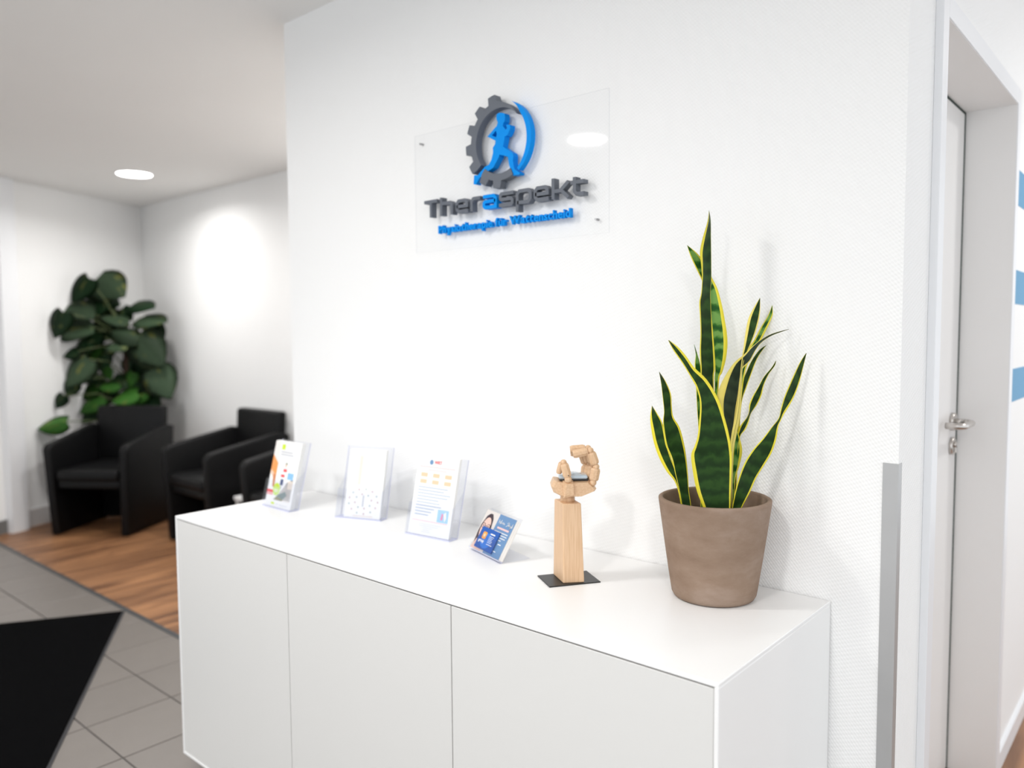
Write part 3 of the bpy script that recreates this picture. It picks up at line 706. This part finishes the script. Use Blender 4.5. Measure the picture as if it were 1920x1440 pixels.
bm = bmesh.new(); loft(bm, [hpoly(palm, -.034, .88), hpoly(palm, -.024), hpoly(palm, .018), hpoly(palm, .030, .88)]); palm_o = hobj('palm', bm)
tb = [(430, 900), (640, 890), (660, 1200), (440, 1250)]
bm = bmesh.new(); loft(bm, [hpoly(tb, .020, 1.05, (540, 1060)), hpoly(tb, .033, 1., (540, 1060)), [hp(500, 930, .043), hp(640, 925, .043), hp(655, 1180, .038), hp(470, 1190, .038)]]); hobj('thumb_base', bm)
def segment(bm, a, c, wa, t, wid, ca=.25):
    """faceted finger bone from crop point a to c; t thickness in view plane, wid along the row"""
    A = hp(a[0], a[1], wa[0]); B = hp(c[0], c[1], wa[1]); d = (B-A).normalized()
    n_ = (WX - d*WX.dot(d)).normalized(); s = d.cross(n_)
    def ring(p, f):
        h_, w_ = t/2*f, wid/2*f; k_ = .32
        return [p+s*(h_)+n_*(w_*(1-2*k_)), p+s*(h_*(1-2*k_))+n_*w_, p-s*(h_*(1-2*k_))+n_*w_, p-s*h_+n_*(w_*(1-2*k_)), p-s*h_-n_*(w_*(1-2*k_)), p-s*(h_*(1-2*k_))-n_*w_, p+s*(h_*(1-2*k_))-n_*w_, p+s*h_-n_*(w_*(1-2*k_))]
    L_ = (B-A).length
    loft(bm, [ring(A, .80), ring(A+d*L_*.15, 1), ring(A+d*L_*.85, 1), ring(B, .84)])
def joint(bm, p, w_, r_): add_ball(bm, hp(p[0], p[1], w_), r_)
fing = [  # w, chain of crop points: knuckle, pip, dip, tip
    (.021, [(1075, 940), (1140, 600), (1020, 250), (650, 330)], 1.0),
    (.004, [(1030, 930), (1100, 590), (985, 225), (600, 255)], 1.0),
    (-.013, [(985, 915), (1040, 600), (930, 300), (620, 300)], .97),
    (-.029, [(930, 905), (960, 640), (880, 390), (640, 370)], .86)]
for w_, ch4, sc4 in fing:
    f_ = None
    k4, p4, d4, t4 = ch4
    def mixp(a, c, f): return (a[0]+(c[0]-a[0])*f, a[1]+(c[1]-a[1])*f)
    bm = bmesh.new(); segment(bm, mixp(k4, p4, .14), mixp(k4, p4, .90), (w_, w_), .0205*sc4, .0148*sc4); f_ = hobj('finger', bm)
    bm = bmesh.new(); segment(bm, mixp(p4, d4, .16), mixp(p4, d4, .88), (w_, w_), .0195*sc4, .0145*sc4); hobj('middle_bone', bm, 'beech_z', f_)
    bm = bmesh.new(); segment(bm, mixp(d4, t4, .16), t4, (w_, w_), .0180*sc4, .0142*sc4); hobj('tip_bone', bm, 'beech_x', f_)
    for jp, jr in ((k4, .0078), (p4, .0074), (d4, .0072)): bm = bmesh.new(); joint(bm, jp, w_, jr*sc4); hobj('ball_joint', bm, 'beech_z', f_)
bm = bmesh.new(); segment(bm, (525, 790), (450, 510), (.036, .034), .0185, .0165); th_ = hobj('thumb', bm, 'beech_z')
bm = bmesh.new(); segment(bm, (400, 500), (345, 730), (.026, .020), .0125, .0140); hobj('thumb_tip', bm, 'beech_z', th_)
for jp, jw, jr in (((535, 840), .036, .0082), ((440, 490), .031, .0072)): bm = bmesh.new(); joint(bm, jp, jw, jr); hobj('ball_joint', bm, 'beech_z', th_)
bm = bmesh.new(); add_tube(bm, [hp(537, 745, .0435), hp(537, 745, .0455)], .0012, 8); hobj('thumb_pin', bm, 'joint_dark', th_)
# thing lying in the palm
gl = thing('glass_slab', HC+hp(660, 900, -.003), 'pale glassy rounded slab on a black pad held in the wooden hand', 'ornament')
gz = math.atan2(UX.y, UX.x)
bm = bmesh.new(); add_box(bm, -.031, .0325, -.024, .020, -.0002, .0035, .0015, 2, 0, Matrix.Rotation(gz, 4, 'Z')); bm_obj('pad', bm, 'black_pad', gl)
bm = bmesh.new(); vv = add_box(bm, -.033, .0315, -.0255, .0215, .0035, .0125, .0042, 4, 0, Matrix.Rotation(gz, 4, 'Z'))
add_ball(bm, (0, 0, .0115), .022, 1.0, .8, .22); bm_obj('slab', bm, 'glass_pale', gl, True)

# ================================================================ SNAKE PLANT
PC = Vector((1.6005, -.1225, ST)); PD = (PC-CAM).dot(FW)
sp = thing('potted_snake_plant', PC, 'variegated snake plant with yellow leaf edges in a brown clay pot', 'potted plant')
PHT = .2085; RB, RTp = .0865, .1145
bm = bmesh.new()
prof = [(0, .0005), (RB-.012, .0005), (RB-.004, .003), (RB, .010)]
for k in range(1, 9): f = k/9; prof.append((RB+(RTp-RB)*f**.95, .010+(PHT-.016)*f))
prof += [(RTp, PHT-.006), (RTp, PHT-.002), (RTp-.003, PHT), (RTp-.008, PHT), (RTp-.010, PHT-.003), (RTp-.014, PHT-.035), (RB-.004, .03), (0, .03)]
add_lathe(bm, prof, (0, 0, 0), 72); bm_obj('pot', bm, 'clay', sp)
bm = bmesh.new(); add_lathe(bm, [(0, .172), (.05, .174), (RTp-.0185, .168), (RTp-.02, .15)], (0, 0, 0), 40); bm_obj('soil', bm, 'soil', sp)
def trace(crop, rows):
    ox, oy, s = crop; return [(ox+a/s, oy+b2/s, ox+c/s, oy+d/s) for a, b2, c, d in rows]
CA = (1200, 560, 3.6); CB = (1330, 540, 686/200); CC = (1250, 380, 4.5)
def lerp_list(vals, f):
    if not isinstance(vals, (list, tuple)): return vals
    x = f*(len(vals)-1); i = min(int(x), len(vals)-2); return vals[i]+(vals[i+1]-vals[i])*(x-i)
def snake_leaf(rows, w_tip, w_base, ml, mr, mats, curve=.12, twist=0., label=None):
    """rows run tip -> base: left and right edge of the leaf as seen; depth from where the leaf grows in the pot"""
    # Catmull-Rom refine
    n_ = len(rows); fine = []
    for i in range(n_-1):
        p0, p1, p2, p3 = rows[max(i-1, 0)], rows[i], rows[i+1], rows[min(i+2, n_-1)]
        for j in range(4):
            t_ = j/4; fine.append(tuple(.5*((2*b_)+(-a+c)*t_+(2*a-5*b_+4*c-d)*t_*t_+(-a+3*b_-3*c+d)*t_**3) for a, b_, c, d in zip(p0, p1, p2, p3)))
    fine.append(rows[-1]); n_ = len(fine)
    bm = bmesh.new(); uvl = bm.loops.layers.uv.new('UVMap'); th = .0011; F, B = [], []; lens = [0]
    prev = None
    for i, (lx, ly, rx, ry) in enumerate(fine):
        f = i/(n_-1); w_ = w_tip+(w_base-w_tip)*f; tw = lerp_list(twist, f)
        a = at_depth(lx, ly, PD-w_-tw); c = at_depth(rx, ry, PD-w_+tw); mid = (a+c)/2; wd = (c-a).length
        if prev is not None: lens.append(lens[-1]+(mid-prev).length)
        prev = mid
        m1 = min(.48, lerp_list(ml, f)); m2 = min(.48, lerp_list(mr, f))
        cu = lerp_list(curve, f)
        us = [0, m1*.98, m1+(.5-m1)*.5, .5, 1-m2-(.5-m2)*.5, 1-m2*.98, 1]
        view = (mid-CAM).normalized(); fr_, bk = [], []
        for u in us:
            p = a.lerp(c, u) + view*(cu*wd*(1-(2*u-1)**2)); edge = th*(.35 if u in (0, 1) else 1)
            fr_.append(bm.verts.new(p-view*edge)); bk.append(bm.verts.new(p+view*edge))
        F.append(fr_); B.append(bk)
    def face(vs4, mi, uvs):
        try: f = bm.faces.new(vs4)
        except ValueError: return
        f.material_index = mi; f.smooth = True
        for l, uv in zip(f.loops, uvs): l[uvl].uv = uv
    for i in range(n_-1):
        for k in range(6):
            mi = 1 if k in (0, 5) else 0
            uvs = [(k/6, lens[i]), ((k+1)/6, lens[i]), ((k+1)/6, lens[i+1]), (k/6, lens[i+1])]
            face((F[i][k], F[i][k+1], F[i+1][k+1], F[i+1][k]), mi, uvs); face((B[i][k], B[i+1][k], B[i+1][k+1], B[i][k+1]), mi, [uvs[0], uvs[3], uvs[2], uvs[1]])
        face((F[i][0], F[i+1][0], B[i+1][0], B[i][0]), 1, [(0, lens[i])]*4); face((F[i][6], B[i][6], B[i+1][6], F[i+1][6]), 1, [(1, lens[i])]*4)
    me = bpy.data.meshes.new('leaf'); bm.normal_update(); bmesh.ops.recalc_face_normals(bm, faces=bm.faces[:]); bm.to_mesh(me); bm.free()
    me.transform(Matrix.Translation(-PC)); o = link('leaf', me, mats, sp)
    if label: o['label'] = label
    return o
L1 = trace(CC, [(357, 66, 359, 66), (344, 160, 372, 150), (303, 300, 374, 295), (280, 420, 376, 415), (290, 520, 377, 520), (298, 640, 377, 640), (291, 760, 369, 770), (275, 840, 372, 840), (280, 950, 377, 950), (285, 1100, 387, 1100), (279, 1250, 402, 1250), (286, 1400, 407, 1400)]) + trace(CA, [(412, 520, 500, 520), (440, 640, 500, 640), (450, 900, 505, 900), (460, 1200, 510, 1200), (465, 1480, 505, 1480)])
snake_leaf(L1, .015, .0, [.35, .30, .22, .06, .10, .08, .08, .08, .1, .1], [.02, .02, .02, .02, .03, .10, .10, .1, .1], ['leaf_dark', 'leaf_yellow'], .10, .012, 'tallest central leaf')
L2 = trace(CC, [(172, 358, 176, 360), (200, 450, 270, 440), (255, 570, 335, 545), (298, 660, 386, 640), (330, 760, 432, 735), (352, 880, 470, 880), (372, 1000, 492, 1000), (382, 1100, 508, 1100), (392, 1200, 513, 1200), (402, 1310, 500, 1320), (408, 1410, 470, 1430)]) + trace(CA, [(503, 540, 538, 530), (504, 620, 530, 620), (490, 900, 520, 900), (490, 1200, 525, 1200), (490, 1480, 525, 1480)])
snake_leaf(L2, -.012, -.015, [.10, .12, .10, .08, .06, .06, .06, .06], [.16, .18, .20, .24, .27, .3, .32, .25, .2], ['leaf_bright', 'leaf_yellow'], .10, .0)
L4 = trace(CB, [(510, 264, 513, 266), (405, 293, 408, 304), (330, 333, 340, 347), (272, 380, 300, 398), (222, 428, 262, 470), (160, 480, 214, 520), (105, 560, 204, 590), (65, 640, 198, 680), (44, 730, 186, 770), (68, 850, 168, 880), (105, 980, 150, 990), (110, 1200, 150, 1200), (115, 1480, 150, 1480)])
snake_leaf(L4, .030, .030, [.06, .10, .12, .18, .26, .32, .34, .3, .2, .1], [.10, .10, .10, .10, .10, .12, .14, .2, .2], ['leaf_grey', 'leaf_yellowpale'], .12, [.0, .0, .01, .012, .0])
L5 = trace(CB, [(325, 63, 327, 65), (283, 130, 327, 140), (250, 200, 318, 210), (232, 290, 296, 290), (221, 370, 262, 372), (211, 440, 232, 440), (202, 510, 215, 510), (194, 610, 209, 610), (186, 700, 206, 700), (172, 800, 202, 800), (140, 950, 174, 950), (130, 1060, 155, 1060), (125, 1250, 150, 1250), (125, 1480, 150, 1480)])
snake_leaf(L5, .022, .045, [.20, .22, .26, .3, .34, .48, .48, .48, .48, .48, .3], [.08, .10, .12, .12, .2, .46, .46, .48, .48, .48, .3], ['leaf_dark', 'leaf_yellowpale'], .10, [.0, .0, .006, .008, .006])
L6 = trace(CB, [(403, 112, 406, 114), (378, 175, 408, 170), (332, 250, 384, 232), (290, 330, 342, 318), (250, 390, 300, 392), (215, 470, 255, 470), (190, 600, 220, 600), (170, 900, 190, 900), (150, 1200, 170, 1200), (140, 1480, 165, 1480)])
snake_leaf(L6, -.010, -.010, [.15, .2, .3, .3, .2], [.15, .28, .30, .25, .2], ['leaf_bright', 'leaf_yellow'], .08)
L7 = trace(CB, [(364, 369, 367, 370), (322, 398, 350, 390), (272, 465, 308, 455), (232, 550, 268, 560), (205, 620, 236, 650), (190, 720, 210, 730), (175, 900, 195, 900), (155, 1200, 180, 1200), (150, 1480, 175, 1480)])
snake_leaf(L7, -.012, -.020, [.10, .10, .1, .1], [.08, .12, .16, .16, .16], ['leaf_dark', 'leaf_yellow'], .08)
L8 = trace(CB, [(427, 468, 430, 470), (400, 512, 420, 502), (350, 572, 384, 552), (312, 640, 352, 622), (276, 700, 336, 690), (257, 750, 306, 752), (253, 800, 272, 800), (238, 836, 260, 832), (205, 876, 252, 866), (184, 915, 232, 912), (178, 966, 200, 952), (165, 1040, 185, 1040), (158, 1200, 178, 1200), (150, 1480, 170, 1480)])
snake_leaf(L8, .006, -.010, [.10, .12, .14, .16, .2, .3, .1, .06], [.12, .14, .14, .14, .16, .2, .25, .25], ['leaf_dark', 'leaf_yellow'], .10, [.0, .0, .006, -.004, .0])
L10 = trace(CB, [(172, 915, 178, 918), (163, 970, 196, 965), (152, 1060, 212, 1050), (148, 1150, 192, 1150), (148, 1250, 166, 1240), (140, 1480, 160, 1480)])
snake_leaf(L10, -.005, -.005, [.1, .12, .12, .1], [.2, .3, .3, .2], ['leaf_bright', 'leaf_yellow'], .08)
L13 = trace(CA, [(364, 308, 367, 310), (376, 375, 386, 370), (370, 430, 402, 425), (371, 480, 412, 490), (378, 600, 415, 600), (385, 740, 415, 740), (400, 1000, 430, 1000), (410, 1480, 440, 1480)])
snake_leaf(L13, -.01, -.01, [.05, .12, .1, .1], [.05, .10, .1], ['leaf_bright', 'leaf_yellow'], .08)
L9 = trace(CB, [(622, 418, 625, 420), (582, 478, 602, 520), (542, 560, 580, 605), (510, 632, 550, 690), (480, 705, 512, 762), (460, 775, 484, 806), (446, 836, 458, 856), (398, 898, 444, 890), (342, 970, 430, 975), (282, 1038, 400, 1062), (234, 1110, 352, 1142), (200, 1190, 302, 1222), (170, 1290, 262, 1312), (148, 1405, 210, 1412), (140, 1490, 180, 1490)])
snake_leaf(L9, .058, .052, [.10, .12, .12, .2, .12, .08, .08, .08, .08], [.10, .12, .14, .3, .16, .10, .08, .1, .12], ['leaf_dark', 'leaf_yellow'], .12, [.0, .006, .004, -.006, .010, .010, .0])
L12 = trace(CA, [(80, 722, 83, 724), (69, 800, 118, 778), (76, 880, 152, 842), (96, 980, 175, 960), (132, 1080, 205, 1060), (182, 1170, 238, 1150), (232, 1232, 262, 1215), (262, 1320, 285, 1310), (290, 1480, 315, 1480)])
snake_leaf(L12, .015, .020, [.22, .22, .24, .28, .30, .35, .3], [.10, .10, .1, .1, .1], ['leaf_dark', 'leaf_yellow'], .10, [-.008, -.008, 0])
L11 = trace(CA, [(128, 492, 131, 494), (142, 570, 172, 556), (152, 660, 208, 640), (162, 760, 215, 730), (155, 830, 226, 800), (160, 920, 268, 870), (176, 1000, 300, 990), (214, 1080, 316, 1100), (240, 1190, 325, 1200), (265, 1290, 331, 1300), (285, 1400, 345, 1402), (290, 1490, 340, 1490)])
snake_leaf(L11, .035, .042, [.04, .04, .05, .10, .10, .05, .03, .03], [.10, .12, .12, .1, .08, .07, .07], ['leaf_dark', 'leaf_yellow'], .10, [.006, .008, .0])
L3 = trace(CA, [(190, 280, 196, 280), (222, 345, 256, 325), (288, 440, 312, 388), (345, 535, 364, 462), (384, 610, 452, 548), (405, 705, 530, 680), (400, 820, 576, 820), (388, 930, 603, 930), (366, 1000, 617, 1020), (345, 1062, 621, 1100), (362, 1200, 617, 1200), (386, 1305, 613, 1310), (428, 1418, 610, 1420), (440, 1490, 600, 1490)])
snake_leaf(L3, .075, .066, [.16, .16, .14, .16, .10, .07, .06, .06, .07, .10, .11, .11, .11], [.25, .3, .3, .2, .12, .08, .06, .05, .05, .05], ['leaf_dark', 'leaf_yellow'], [.05, .06, .10, .13, .13], [.004, .006, .004, .0], 'broad front leaf')

# ================================================================ ARMCHAIRS
def make_chair():
    t = thing('armchair', (0, 0, 0), 'chair', 'armchair', 0, 'black leather armchairs in the waiting corner')
    for s in (-1, 1):
        bm = bmesh.new()
        prof_ = [(-.26, 0), (.29, 0), (.312, .70), (.23, .72), (-.255, .632), (-.285, .60)]
        vsn = add_prism(bm, [Vector((s*.225, y, z)) for y, z in prof_], Vector((s*.058, 0, 0)))
        for v in vsn: v.co.x += s*.030*v.co.z/.64
        bmesh.ops.bevel(bm, geom=bm.edges[:], offset=.016, segments=3, profile=.5, affect='EDGES')
        bm_obj('arm_panel', bm, 'leather', t, True)
    bm = bmesh.new(); vsn = add_box(bm, -.262, .262, .225, .300, .40, .85, .022, 3)
    for v in vsn: v.co.y += .028*(v.co.z-.40)/.45; v.co.x *= 1+.06*(v.co.z-.6)
    bm_obj('backrest', bm, 'leather', t, True)
    bm = bmesh.new(); vsn = add_box(bm, -.225, .225, -.275, .25, .375, .455, .028, 4)
    for v in vsn:
        if v.co.z > .43: v.co.z += .012*(1-min(1, abs(v.co.x)/.225)**2)
    bm_obj('seat_cushion', bm, 'leather', t, True)
    box('seat_rail', (-.226, -.250, .325), (.226, .25, .380), 'leather', t, .008, 2, True)
    box('rear_panel', (-.226, .225, .02), (.226, .26, .42), 'leather', t, .006, 2, True)
    return t
c0 = make_chair()
A = Vector((-3.54, .318)); B = Vector((-3.124, .642)); T_ = (B-A).normalized(); N_ = Vector((-T_.y, T_.x))
mid = A+T_*.282+N_*.262
c0.location = (mid.x, mid.y, 0); c0.rotation_euler = (0, 0, math.atan2(T_.y, T_.x)-R(3.5))
c0['label'] = 'black leather tub armchair in front of the tall leafy plant'
c1 = copy_tree(c0); c1.location = (-2.555, 1.058, 0); c1.rotation_euler = (0, 0, R(0)); c1['label'] = 'black leather tub armchair between the other two armchairs'
c2 = copy_tree(c0); c2.location = (-1.555, 1.055, 0); c2.rotation_euler = (0, 0, R(0)); c2['label'] = 'black leather armchair mostly hidden behind the sideboard and leaflet holder'
# little white table between the chairs
stb = thing('side_table', (-2.04, 1.02, 0), 'small white side table between two armchairs', 'table')
box('table_top', (-.10, -.13, .345), (.13, .14, .368), 'white_lacquer', stb, .003, 2)
for x in (-.09, .11):
    for y in (-.12, .12): box('leg', (x, y, 0), (x+.016, y+.016, .345), 'white_lacquer', stb)

# ================================================================ FLOOR MAT
m1 = on_z(235, 1146, 0); m0 = on_z(0, 1167, 0); m2 = on_z(95, 1440, 0)
d2 = (m2-m1).normalized(); d0 = Vector((-d2.y, d2.x, 0))
if d0.dot(m0-m1) < 0: d0 = -d0
mt = thing('floor_mat', (m1.x, m1.y, 0), 'black entrance floor mat lying askew on grey tiles', 'mat')
def mat_slab(name, a0, a1, b0, b1, z0, z1, mats):
    bm = bmesh.new(); p = [d2*a0+d0*b0, d2*a1+d0*b0, d2*a1+d0*b1, d2*a0+d0*b1]
    add_prism(bm, [q_+Vector((0, 0, z0)) for q_ in p], Vector((0, 0, z1-z0))); return bm_obj(name, bm, mats, mt)
mat_slab('rubber_backing', 0, 2.0, 0, 1.25, .0005, .003, 'mat_edge'); mat_slab('carpet', .012, 1.988, .012, 1.238, .003, .008, 'mat_pile')

# ================================================================ BIG CLIMBING PLANT
pp = Vector((-4.0, 1.06, 0)); PDp = (pp+Vector((0, 0, 1.2))-CAM).dot(FW)
bp_ = thing('climbing_plant', pp, 'tall leafy climbing plant on a brown pole in the corner', 'potted plant')
bm = bmesh.new(); add_lathe(bm, [(0, .001), (.12, .001), (.135, .02), (.165, .30), (.170, .31), (.158, .31), (.15, .27), (0, .27)], (0, 0, 0), 40); bm_obj('planter', bm, 'planter', bp_)
bm = bmesh.new(); add_lathe(bm, [(0, .285), (.1515, .28), (.15, .27)], (0, 0, 0), 32); bm_obj('soil', bm, 'soil', bp_)
bm = bmesh.new(); add_tube(bm, [(0, 0, .28), (.004, 0, .8), (-.003, .003, 1.35)], [.030, .030, .026], 12); bm_obj('moss_pole', bm, 'coir', bp_)
def leaf_mesh(w_ratio=.98, fold=.16, droop=.22):
    bm = bmesh.new(); n_ = 9; rows = []
    outline = [(0, .05), (-.10, .60), (.02, .86), (.18, 1.0), (.36, .98), (.55, .84), (.74, .56), (.89, .25), (1.0, .0)]
    for i, (y, w_) in enumerate(outline):
        r_ = []
        for k in range(5):
            u = (k-2)/2; x = u*w_*w_ratio/2; yy = y if k in (0, 4) or i > 2 else max(y, y*.3+.0+.03*i)
            z = -fold*abs(x) - droop*max(0, yy)**2*.5 - .12*x*x
            r_.append(bm.verts.new((x, yy, z)))
        rows.append(r_)
    for a, c in zip(rows, rows[1:]):
        for k in range(4):
            f = bm.faces.new((a[k], a[k+1], c[k+1], c[k])); f.smooth = True
    bmesh.ops.solidify(bm, geom=bm.faces[:], thickness=.008)
    me = bpy.data.meshes.new('leaf'); bm.to_mesh(me); bm.free(); return me
LM = {}
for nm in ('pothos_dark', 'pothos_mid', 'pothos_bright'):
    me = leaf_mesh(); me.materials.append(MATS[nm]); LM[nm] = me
PX = (60, 500, 4.5)
# crop centre x, y, length, tip direction (deg, 0 right, 90 up), pitch toward viewer, depth offset, kind
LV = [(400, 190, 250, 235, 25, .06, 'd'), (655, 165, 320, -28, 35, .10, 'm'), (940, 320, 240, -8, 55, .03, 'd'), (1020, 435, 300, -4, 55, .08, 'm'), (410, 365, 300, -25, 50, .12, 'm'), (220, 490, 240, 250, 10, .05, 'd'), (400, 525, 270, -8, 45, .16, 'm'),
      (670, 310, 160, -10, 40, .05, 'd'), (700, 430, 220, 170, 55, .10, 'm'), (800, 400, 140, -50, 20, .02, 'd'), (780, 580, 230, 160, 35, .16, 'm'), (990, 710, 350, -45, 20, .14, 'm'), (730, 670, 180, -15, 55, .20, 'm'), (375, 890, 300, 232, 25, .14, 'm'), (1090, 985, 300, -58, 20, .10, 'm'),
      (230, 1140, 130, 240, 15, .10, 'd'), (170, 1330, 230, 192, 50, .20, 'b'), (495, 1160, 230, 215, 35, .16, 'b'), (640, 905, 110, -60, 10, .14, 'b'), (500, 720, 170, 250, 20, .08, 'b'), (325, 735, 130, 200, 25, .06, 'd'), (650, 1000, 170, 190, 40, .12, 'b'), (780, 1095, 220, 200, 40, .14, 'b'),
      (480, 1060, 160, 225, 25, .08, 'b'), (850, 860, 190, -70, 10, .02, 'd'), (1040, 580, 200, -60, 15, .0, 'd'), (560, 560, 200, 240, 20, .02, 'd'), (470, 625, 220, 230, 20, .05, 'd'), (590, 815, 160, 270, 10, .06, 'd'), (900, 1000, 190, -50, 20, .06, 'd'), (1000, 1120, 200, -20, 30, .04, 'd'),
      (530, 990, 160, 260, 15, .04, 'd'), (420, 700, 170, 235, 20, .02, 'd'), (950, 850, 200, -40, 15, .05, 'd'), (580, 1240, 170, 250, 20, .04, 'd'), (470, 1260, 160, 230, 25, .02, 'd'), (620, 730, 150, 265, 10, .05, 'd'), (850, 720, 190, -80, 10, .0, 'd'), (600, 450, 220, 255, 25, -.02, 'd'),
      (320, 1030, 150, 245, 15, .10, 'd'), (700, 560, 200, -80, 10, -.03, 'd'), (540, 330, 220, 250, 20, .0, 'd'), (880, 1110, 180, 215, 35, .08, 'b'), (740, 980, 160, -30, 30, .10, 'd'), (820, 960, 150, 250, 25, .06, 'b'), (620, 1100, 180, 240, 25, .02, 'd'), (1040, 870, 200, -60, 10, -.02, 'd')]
stems = bmesh.new()
for (cx, cy, ln_, ang, pit, dep, kd) in LV:
    px, py = PX[0]+cx/PX[2], PX[1]+cy/PX[2]; d_ = PDp-dep
    while True:      # stay clear of the two walls
        P_ = at_depth(px, py, d_); rad = ln_/PX[2]*d_/FPX*.5
        if (P_-LB).dot(LN) > rad*.75+.02 and YF-P_.y > rad*.75+.02: break
        d_ -= .03
    P_ = at_depth(px, py, d_); s = ln_/PX[2]*d_/FPX
    a = R(ang); dirv = (RT*math.cos(a)+UP*math.sin(a)); p_ = R(pit)
    yv = (dirv*math.cos(p_*.7) - FW*math.sin(p_*.7)*.6).normalized()
    zn = (-FW*math.cos(p_)+Vector((0, 0, 1))*math.sin(p_)); zn = (zn-yv*zn.dot(yv)).normalized(); xv = yv.cross(zn)
    base = P_ - yv*s*.48
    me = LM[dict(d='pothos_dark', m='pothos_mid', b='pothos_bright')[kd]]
    o = bpy.data.objects.new('leaf', me); COL.objects.link(o); o.parent = bp_
    mm = Matrix((xv*s*random.uniform(.9, 1.15), yv*s, zn*s)).transposed().to_4x4(); mm.translation = base-pp
    # keep it in front of the two walls
    o.matrix_local = mm
    br = base-pp; rootz = max(.32, min(1.33, br.z-random.uniform(.02, .18)))
    q0 = Vector((0, 0, rootz)); add_tube(stems, [q0, (q0+br)/2+Vector((0, 0, .05)), br], .0042, 6)
bm_obj('stalks', stems, 'stem', bp_)
